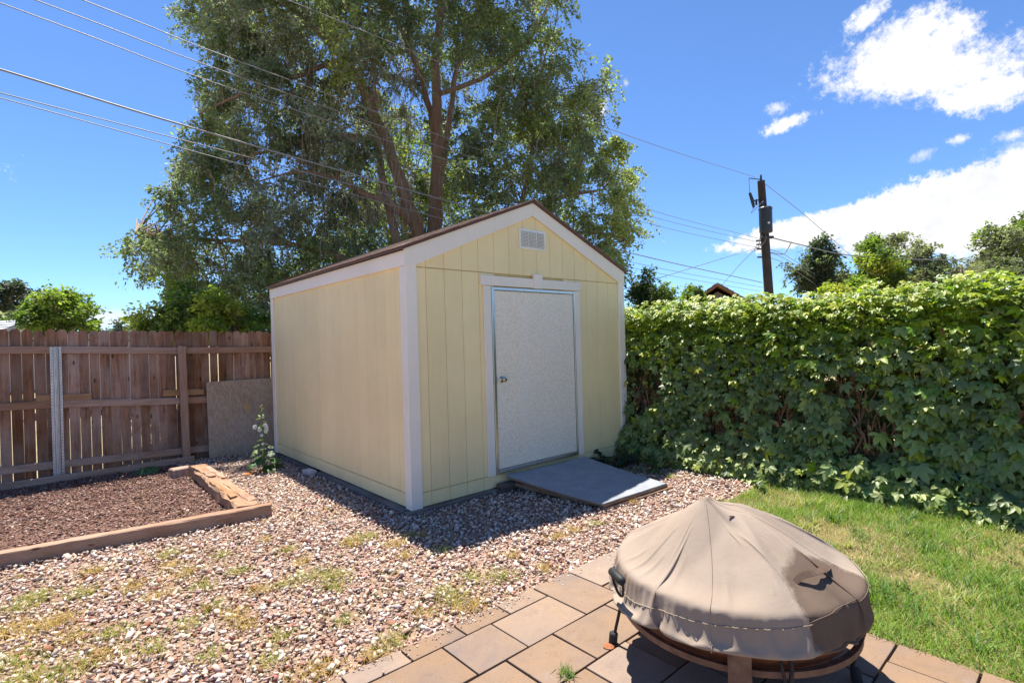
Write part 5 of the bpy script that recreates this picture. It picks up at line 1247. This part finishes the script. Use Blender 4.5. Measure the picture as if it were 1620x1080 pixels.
def elm_w(u, v):
    if u > 760: return [2, 4, 1, 1, 3]
    if u < 420 and v > 220: return [4, 2, 1, 4, 1]
    if 340 < u < 640 and 60 < v < 360: return [2, 1, 5, 2, 0.5]
    return [3, 3, 2, 2, 1.5]
cidx = np.array([r.choice(5, p=np.array(elm_w(u, v)) / sum(elm_w(u, v))) for u, v in cc_uv])
def elm_col(ci, n): return np.clip(PAL[cidx[ci]] * (1 + r.normal(0, 0.22, (n, 1))) + r.normal(0, 0.006, (n, 3)), 0.01, 0.5)
(V, F, C), (TV, TF) = foliage(cl, crad, elm_col, r, 16, 42, 0.096, 0.65, 0.08)
mk('crown', (V, F), M['elm'], elm, colors=C)['kind'] = 'stuff'
mk('twigs', (TV, TF), M['twig'], elm)['kind'] = 'stuff'
parts = []
for c in cl:                                                       # boughs from the nearest limb to every clump
    dd = np.linalg.norm(SKEL - c, axis=1) + 0.8 * np.maximum(0, SKEL[:, 2] - c[2]); b = SKEL[np.argmin(dd)]
    m1 = b * 0.55 + c * 0.45 + np.array([0, 0, 0.25]) + r.normal(0, 0.12, 3)
    parts.append(tube(smooth_pts([b, m1, c], 5), np.linspace(0.020, 0.007, 6), 5, False))
mk('boughs', merge(*parts), M['twig'], elm, smooth=True)['kind'] = 'stuff'
# hanging bare twigs, thick in the upper left of the crown
hang = []
for k in range(1500):
    if k < 950: u, v, dp = r.uniform(360, 660), r.uniform(0, 360), TD - r.uniform(1.6, 3.4)
    else: u, v, dp = r.uniform(280, 960), r.uniform(60, 420), TD - r.uniform(1.2, 3.6)
    if not inside(CROWN, np.array([u - 12.0]), np.array([v + 25.0]))[0] or not inside(CROWN, np.array([u]), np.array([v]))[0]: continue
    p = at(u, v, dp); L = r.uniform(0.35, 1.1); d = np.array([r.normal(0, 0.35), r.normal(0, 0.35), -1]); q = [p + d * L * t * np.array([1 - 0.4 * t, 1 - 0.4 * t, 1]) + r.normal(0, 0.02, 3) for t in np.linspace(0, 1, 5)]
    hang.append(tube(q, np.linspace(0.008, 0.0028, 5), 3, False))
mk('hanging_twigs', merge(*hang), M['twig'], elm)['kind'] = 'stuff'

def leafy(name, label, u, v, depth, ru, rv, pal, n_cl=26, twigs=10, per=26, leaf=0.12, droop=0.35, seed=0, base_v=None, group='trees beyond the fences', trunk_r=0.12, shell=0.88, rad=(0.24, 0.44), rd=None):
    """a tree standing on the ground: crown centred where the given direction and distance meet, radii in photo pixels at that distance"""
    q = np.random.default_rng(seed); c = at(u, v, depth); rx, rz = ru / FPX * depth, rv / FPX * depth; ry = rd if rd else rx
    t = root(name, (c[0], c[1], 0), label, 'tree', group)
    pts = rand_dirs(n_cl, q) * (q.uniform(0.15, 1, (n_cl, 1)) ** 0.5) * shell * (1 + 0.35 * np.array([[mn.noise((float(p[0]) * 1.7 + seed, float(p[1]) * 1.7, float(p[2]) * 1.7))] for p in rand_dirs(n_cl, np.random.default_rng(seed + 50))]))
    P = c + RT * (pts[:, 0:1] * rx) + FW * (pts[:, 1:2] * ry) + UPV * (pts[:, 2:3] * rz)
    P[:, 2] = np.maximum(P[:, 2], 0.8)
    R = q.uniform(*rad, n_cl) * min(rx, rz) ; pal = np.array(pal); ci_ = q.integers(0, len(pal), n_cl)
    (V, F, C), (TV, TF) = foliage(P, R, lambda ci, n: np.clip(pal[ci_[ci]] * (1 + q.normal(0, 0.2, (n, 1))), 0.01, 0.6), q, twigs, per, leaf, droop, 0.25)
    mk('crown', (V, F), M['tree_leaf'], t, colors=C)['kind'] = 'stuff'
    g = np.array([c[0], c[1], -0.05]); top = c + np.array([0, 0, rz * 0.45])
    mk('trunk', tube(smooth_pts([g, g * 0.5 + c * 0.5 + q.normal(0, 0.1, 3), c, top], 10), np.linspace(trunk_r, trunk_r * 0.25, 11), 8), M['bark'], t, smooth=True)
    parts = []
    for p in P:
        b = c + np.array([0, 0, -rz * 0.5 + 0.5 * (p[2] - c[2]) * 0.8]); b[2] = max(b[2], 0.4)
        parts.append(tube(smooth_pts([b, (b + p) / 2 + np.array([0, 0, 0.1]), p], 4), np.linspace(trunk_r * 0.32, trunk_r * 0.08, 5), 5, False))
    parts.append((TV, [tuple(f) for f in TF]))
    mk('branches', merge(*parts), M['twig'], t)['kind'] = 'stuff'
    return t
GREEN = [(0.16, 0.24, 0.05), (0.22, 0.30, 0.06), (0.11, 0.175, 0.045)]
YEL = [(0.32, 0.39, 0.06), (0.40, 0.43, 0.08), (0.22, 0.31, 0.055)]
GREY = [(0.21, 0.24, 0.15), (0.16, 0.185, 0.12), (0.27, 0.29, 0.19)]
DARK = [(0.09, 0.14, 0.06), (0.115, 0.16, 0.07), (0.07, 0.11, 0.055)]
leafy('maple_tree', 'mid green leafy tree standing alone behind the left end of the fence', 85, 497, 19, 58, 48, GREEN, 34, 10, 26, 0.15, 0.35, 1)
leafy('far_tree', 'dull grey green tree far away behind the leafy tree', 12, 470, 34, 40, 30, [(0.07, 0.10, 0.08), (0.09, 0.11, 0.08)], 20, 9, 22, 0.22, 0.4, 2)
leafy('far_tree', 'faint distant treetops low on the horizon beyond the fence', 205, 528, 60, 40, 18, [(0.09, 0.12, 0.10), (0.12, 0.14, 0.12)], 18, 8, 20, 0.3, 0.3, 3, rad=(0.5, 0.8))
leafy('backyard_bush', 'bright green bushy tree just behind the fence beside the elm', 285, 500, 9.2, 62, 62, GREEN + YEL[:1], 34, 11, 30, 0.075, 0.3, 4)
leafy('backyard_bush', 'yellow green shrub showing above the fence near the shed corner', 375, 508, 8.8, 62, 44, YEL + GREEN[:1], 30, 11, 30, 0.07, 0.3, 5)
leafy('backyard_bush', 'fresh green tree glowing between the trunks of the elm', 640, 330, 21, 150, 150, YEL + GREEN, 60, 11, 26, 0.14, 0.35, 6)
leafy('backyard_bush', 'shaded green thicket at the foot of the elm behind the shed', 520, 470, 18.5, 150, 110, GREEN + DARK, 50, 11, 26, 0.13, 0.35, 16)
leafy('conifer_like_tree', 'compact bushy tree right of the shed roof above the hedge', 1036, 470, 14.0, 38, 42, GREEN + DARK, 30, 11, 28, 0.085, 0.1, 7)
leafy('low_tree', 'small green tree between the compact tree and the gabled house', 1098, 480, 22, 26, 32, GREEN, 18, 10, 24, 0.13, 0.2, 8)
leafy('round_tree', 'dark grey green round tree nearest the utility pole', 1298, 432, 30, 44, 46, [(0.13, 0.165, 0.115), (0.10, 0.135, 0.095)], 34, 11, 26, 0.19, 0.35, 9)
leafy('poplar_tree', 'yellow green tree with a pointed top behind the hedge', 1388, 432, 27, 48, 54, YEL + GREEN, 40, 11, 26, 0.17, 0.2, 10)
leafy('poplar_tree', 'bright yellowish low tree beside the dark round tree above the hedge', 1335, 468, 25, 36, 36, YEL, 24, 10, 24, 0.16, 0.2, 11)
leafy('willow_tree', 'pale grey green feathery tree in the middle of the treeline', 1458, 432, 28, 44, 46, GREY, 36, 11, 28, 0.16, 0.6, 12)
leafy('bare_tree', 'sparse dark tree with thin branches low above the hedge', 1522, 432, 30, 42, 30, DARK + GREY[:1], 20, 9, 10, 0.16, 0.4, 13)
leafy('wispy_tree', 'thin topped grey tree rising behind the pointed tree', 1398, 398, 36, 46, 32, GREY, 20, 9, 12, 0.22, 0.4, 14)
leafy('large_tree', 'large green tree at the right edge of the photo', 1625, 400, 21, 74, 68, GREEN + GREY, 60, 12, 28, 0.13, 0.35, 15)
leafy('large_tree', 'grey green lower tree under the large tree at the right edge', 1585, 442, 19, 50, 36, GREY, 34, 11, 28, 0.11, 0.5, 17)

leafy('far_tree', 'hazy grey green treetops filling the gap beside the pointed tree', 1345, 452, 40, 60, 26, GREY + GREEN[:1], 30, 10, 22, 0.22, 0.35, 21)
leafy('far_tree', 'low dull green treetops behind the sparse dark tree', 1500, 450, 42, 70, 24, GREY + DARK, 30, 10, 22, 0.22, 0.35, 22)
leafy('far_tree', 'low green treetops behind the mid green tree at the left', 40, 512, 30, 70, 20, GREEN + GREY, 26, 10, 22, 0.2, 0.35, 23)

# ================================================================== NEIGHBOUR HOUSES
def house(name, label, c, w, d, eave, rise, ang, wallm, roofm, over=0.35, windows=()):
    t = root(name, (c[0], c[1], 0), label, 'house', 'neighbouring houses'); Mr = rotz(ang); o3 = np.array([c[0], c[1], 0.0])
    def W(V): return np.asarray(V) @ Mr.T + o3
    V, F = box((0, 0, eave / 2), (w, d, eave)); mk('wall', (W(V), F), wallm, t)
    tri = [(-w / 2, eave), (w / 2, eave), (0, eave + rise * (w / 2) / (w / 2 + over))]
    V, F = prism(tri, d - 0.01, Mg, (0, 0, 0)); mk('gable', (W(V), F), wallm, t)
    for s in (-1, 1):
        hw = w / 2 + over; th = 0.16; zl = eave - rise * over / hw * 0.9
        poly = [(0, eave + rise), (s * hw, zl), (s * hw, zl + th), (0, eave + rise + th)]
        if s > 0: poly = poly[::-1]
        V, F = prism(poly, d + 2 * over, Mg, (0, 0, 0)); rf = mk('roof', (W(V), F), roofm, t)
        parts = []; nc = 12
        for k in range(nc):
            a, b = k / nc, (k + 1) / nc
            p0 = np.array([s * hw * (1 - a), zl + (eave + rise - zl) * a + th]); p1 = np.array([s * hw * (1 - b), zl + (eave + rise - zl) * b + th])
            V = np.array([(p0[0], -d / 2 - over, p0[1] + 0.035), (p0[0], d / 2 + over, p0[1] + 0.035), (p1[0], d / 2 + over, p1[1] + 0.006), (p1[0], -d / 2 - over, p1[1] + 0.006), (p0[0], -d / 2 - over, p0[1]), (p0[0], d / 2 + over, p0[1])])
            parts.append((V, [(0, 1, 2, 3), (4, 5, 1, 0)]))
        V, F = merge(*parts); mk('shingle_courses', (W(V), F), roofm, rf)['kind'] = 'stuff'
    for (x, z, ww, hh) in windows:
        V, F = box((x, -d / 2 - 0.02, z), (ww, 0.06, hh), 0.01); wd = mk('window', (W(V), F), M['whitewall'], t)
        V, F = box((x, -d / 2 - 0.055, z), (ww - 0.16, 0.02, hh - 0.16)); mk('pane', (W(V), F), M['glass'], wd)
    return t
hp_ = at(1128, 452, 30); house('gabled_house', 'dark gabled house with a rusty brown roof peeking over the hedge', (hp_[0], hp_[1]), 5.0, 9.0, 2.15, 1.75, -1.05, M['stucco'], M['redroof'], 0.4, ((0.0, 1.5, 1.2, 1.0),))
hp_ = at(-35, 512, 23); house('grey_roof_house', 'house with a pale grey shingle roof at the left edge behind the fence', (hp_[0], hp_[1]), 5.0, 6.0, 1.6, 1.25, 0.55, M['whitewall'], M['greyroof'])
hp_ = at(168, 520, 15); house('low_beige_roof', 'low building whose flat beige roof edge shows just above the fence', (hp_[0], hp_[1]), 2.4, 2.6, 1.7, 0.22, -0.1, M['whitewall'], M['beigeroof'], 0.2)

# ================================================================== UTILITY POLE AND WIRES
PY_ = 9.4
def onrow(u, v): d = ray(u, v); return d * (PY_ / d[1]) + np.array([0, 0, CAMZ])
ptop = onrow(1204, 286); pb = onrow(1215, 445); dirp = (pb - ptop) / (ptop[2] - pb[2]); pbase = ptop + dirp * ptop[2]
pole = root('utility_pole', pbase * np.array([1, 1, 0]), 'dark wooden utility pole with a transformer beyond the hedge', 'utility pole')
pp = lambda z: ptop + dirp * (ptop[2] - z)
mk('shaft', tube([pp(0), pp(3), pp(6), pp(ptop[2])], [0.20, 0.185, 0.165, 0.145], 16), M['pole'], pole, smooth=False)
tz0, tz1 = 5.70, 6.72; tcn = pp(6.2) + FW * -0.36 - RT * 0.10; tcn = tcn * np.array([1, 1, 0])
tf = mk('transformer', lathe([(0.001, tz0), (0.24, tz0), (0.255, tz0 + 0.04), (0.255, tz1 - 0.08), (0.27, tz1 - 0.07), (0.27, tz1 - 0.02), (0.22, tz1 + 0.03), (0.001, tz1 + 0.05)], 24, tcn), M['trafo'], pole, smooth=False)
mk('number_plate', box(tcn - FW * 0.256 + np.array([0, 0, 6.05]), (0.09, 0.006, 0.08), 0, rotz(-YAW)), M['white'], tf)
ins = [(0.001, 0), (0.05, 0), (0.03, 0.05), (0.055, 0.06), (0.03, 0.11), (0.055, 0.12), (0.03, 0.17), (0.05, 0.18), (0.02, 0.26), (0.001, 0.27)]
mk('bushing', lathe(ins, 12, tcn + np.array([-0.12, 0.02, tz1 + 0.02])), M['trafo'], tf)
for k in (-1, 1): mk('lifting_bracket', box(tcn + FW * 0.26 + np.array([0, 0, 6.2 + 0.35 * k]), (0.16, 0.18, 0.07), 0.01, rotz(-YAW)), M['trafo'], tf)
cut = pp(7.1) - RT * 0.42
ct = mk('fuse_cutout', tube([cut + np.array([0, 0, 0.34]) - RT * 0.10, cut + np.array([0, 0, 0.0]), cut + RT * 0.05 - np.array([0, 0, 0.28])], [0.055, 0.075, 0.05], 10), M['trafo'], pole)
mk('bracket', tube([cut, pp(7.15)], 0.03, 8), M['trafo'], ct)
mk('arrester', lathe(ins, 10, cut + RT * 0.16 - np.array([0, 0, 0.18])), M['trafo'], ct)
mk('top_insulator', lathe(ins, 12, pp(ptop[2])), M['trafo'], pole)
mk('top_bracket', tube([pp(ptop[2]) + np.array([0, 0, 0.05]), pp(ptop[2]) - RT * 0.5 + np.array([0, 0, 0.12])], 0.02, 6), M['trafo'], pole)
for z in (5.44, 5.28, 5.09, 4.75): mk('spool_bracket', tube([pp(z) - RT * 0.19 - FW * 0.05, pp(z) - RT * 0.40 - FW * 0.05], 0.035, 8), M['trafo'], pole)
mk('cable_bracket', box(pp(5.55) + RT * 0.02 - FW * 0.12, (0.52, 0.2, 0.10), 0.02, rotz(-YAW)), M['trafo'], pole)
def jump(name, pts, rad=0.012): mk(name, tube(smooth_pts(pts, 12), rad, 6), M['wire'], pole, smooth=True)
jump('jumper', [pp(ptop[2]) - RT * 0.5 + np.array([0, 0, 0.12]), cut - RT * 0.12 + np.array([0, 0, 0.9]), cut - RT * 0.10 + np.array([0, 0, 0.34])])
jump('jumper', [cut + RT * 0.05 - np.array([0, 0, 0.28]), cut - RT * 0.05 - np.array([0, 0, 0.5]), tcn + np.array([-0.12, 0.02, tz1 + 0.28])])
jump('jumper', [tcn - RT * 0.22 + np.array([0, 0, tz0 + 0.2]), tcn - RT * 0.30 + np.array([0, 0, 5.2]), pp(5.0) - RT * 0.5, pp(5.28) - RT * 0.38])
jump('jumper', [tcn + np.array([0, 0, tz0]), tcn + np.array([0, 0, 5.35]) - RT * 0.05, pp(5.1) - RT * 0.36])
jump('jumper', [pp(4.95) + RT * 0.2, pp(4.85) + RT * 0.7, pp(5.1) + RT * 0.95, pp(5.38) + RT * 1.1], 0.02)
def wire(label, pts, rad=0.011, n=40, group='overhead wires'):
    o = mk('overhead_wire', tube(smooth_pts(pts, n), rad, 6), M['wire'], smooth=True); tag(o, label, 'wire', group)
def ext(p, q, k): return q + (q - p) * k
row = lambda *uv: [onrow(u, v) for u, v in uv]
w = row((455, 0), (832, 154), (1040, 231), (1196, 281)); wire('topmost single wire running from the pole top across the elm', [ext(w[1], w[0], 2.2)] + w, 0.0085)
w = row((130, 0), (440, 120), (1006, 325), (1203, 378)); wire('uppermost of three parallel wires crossing the upper left sky', [ext(w[1], w[0], 2.5)] + w, 0.0075)
w = row((55, 0), (440, 143), (1008, 336), (1203, 384)); wire('middle of three parallel wires crossing the upper left sky', [ext(w[1], w[0], 2.5)] + w, 0.0075)
w = row((0, 5), (440, 165), (1006, 348), (1204, 393)); wire('lowest of three parallel wires crossing the upper left sky', [ext(w[1], w[0], 2.5)] + w, 0.0075)
w = row((0, 110), (330, 210), (760, 333), (1005, 402), (1206, 447)); wire('thick cable sloping down behind the shed roof to the pole', [ext(w[1], w[0], 2.0)] + w, 0.014)
w = row((0, 147), (540, 288), (988, 412), (1208, 455)); wire('upper of two thin cables below the thick cable', [ext(w[1], w[0], 1.5)] + w, 0.0075)
w = row((0, 155), (540, 303), (988, 421), (1208, 462)); wire('lower of two thin cables below the thick cable', [ext(w[1], w[0], 1.5)] + w, 0.007)
def far(u, v, d): return at(u, v, d)
wire('service wire dropping from the pole towards the shed', [pp(5.15) - RT * 0.35, far(1100, 422, 17), far(985, 458, 12.5), far(930, 478, 10.8)], 0.010)
wire('service wire dropping from the pole to the gabled house', [pp(5.2) - RT * 0.35, far(1172, 417, 24.5), far(1141, 452, 27.5)], 0.012)
wire('single wire falling from the pole top to the treeline', [pp(ptop[2]), far(1275, 342, 26), far(1350, 408, 34)], 0.013)
wire('twisted service cable running right from the pole to the large tree', [pp(5.55) + RT * 0.3, far(1262, 386, 24), far(1345, 404, 26), far(1480, 411, 26), far(1630, 407, 24)], 0.024)
wire('upper of three wires running from the pole into the round tree', [pp(5.1) + RT * 0.1, far(1245, 405, 24.5), far(1290, 435, 29)], 0.012)
wire('middle of three wires running from the pole into the round tree', [pp(4.95) + RT * 0.1, far(1245, 411, 24.5), far(1290, 441, 29)], 0.012)
wire('lowest of three wires running from the pole into the round tree', [pp(4.75) + RT * 0.1, far(1245, 419, 24.5), far(1290, 450, 29)], 0.012)
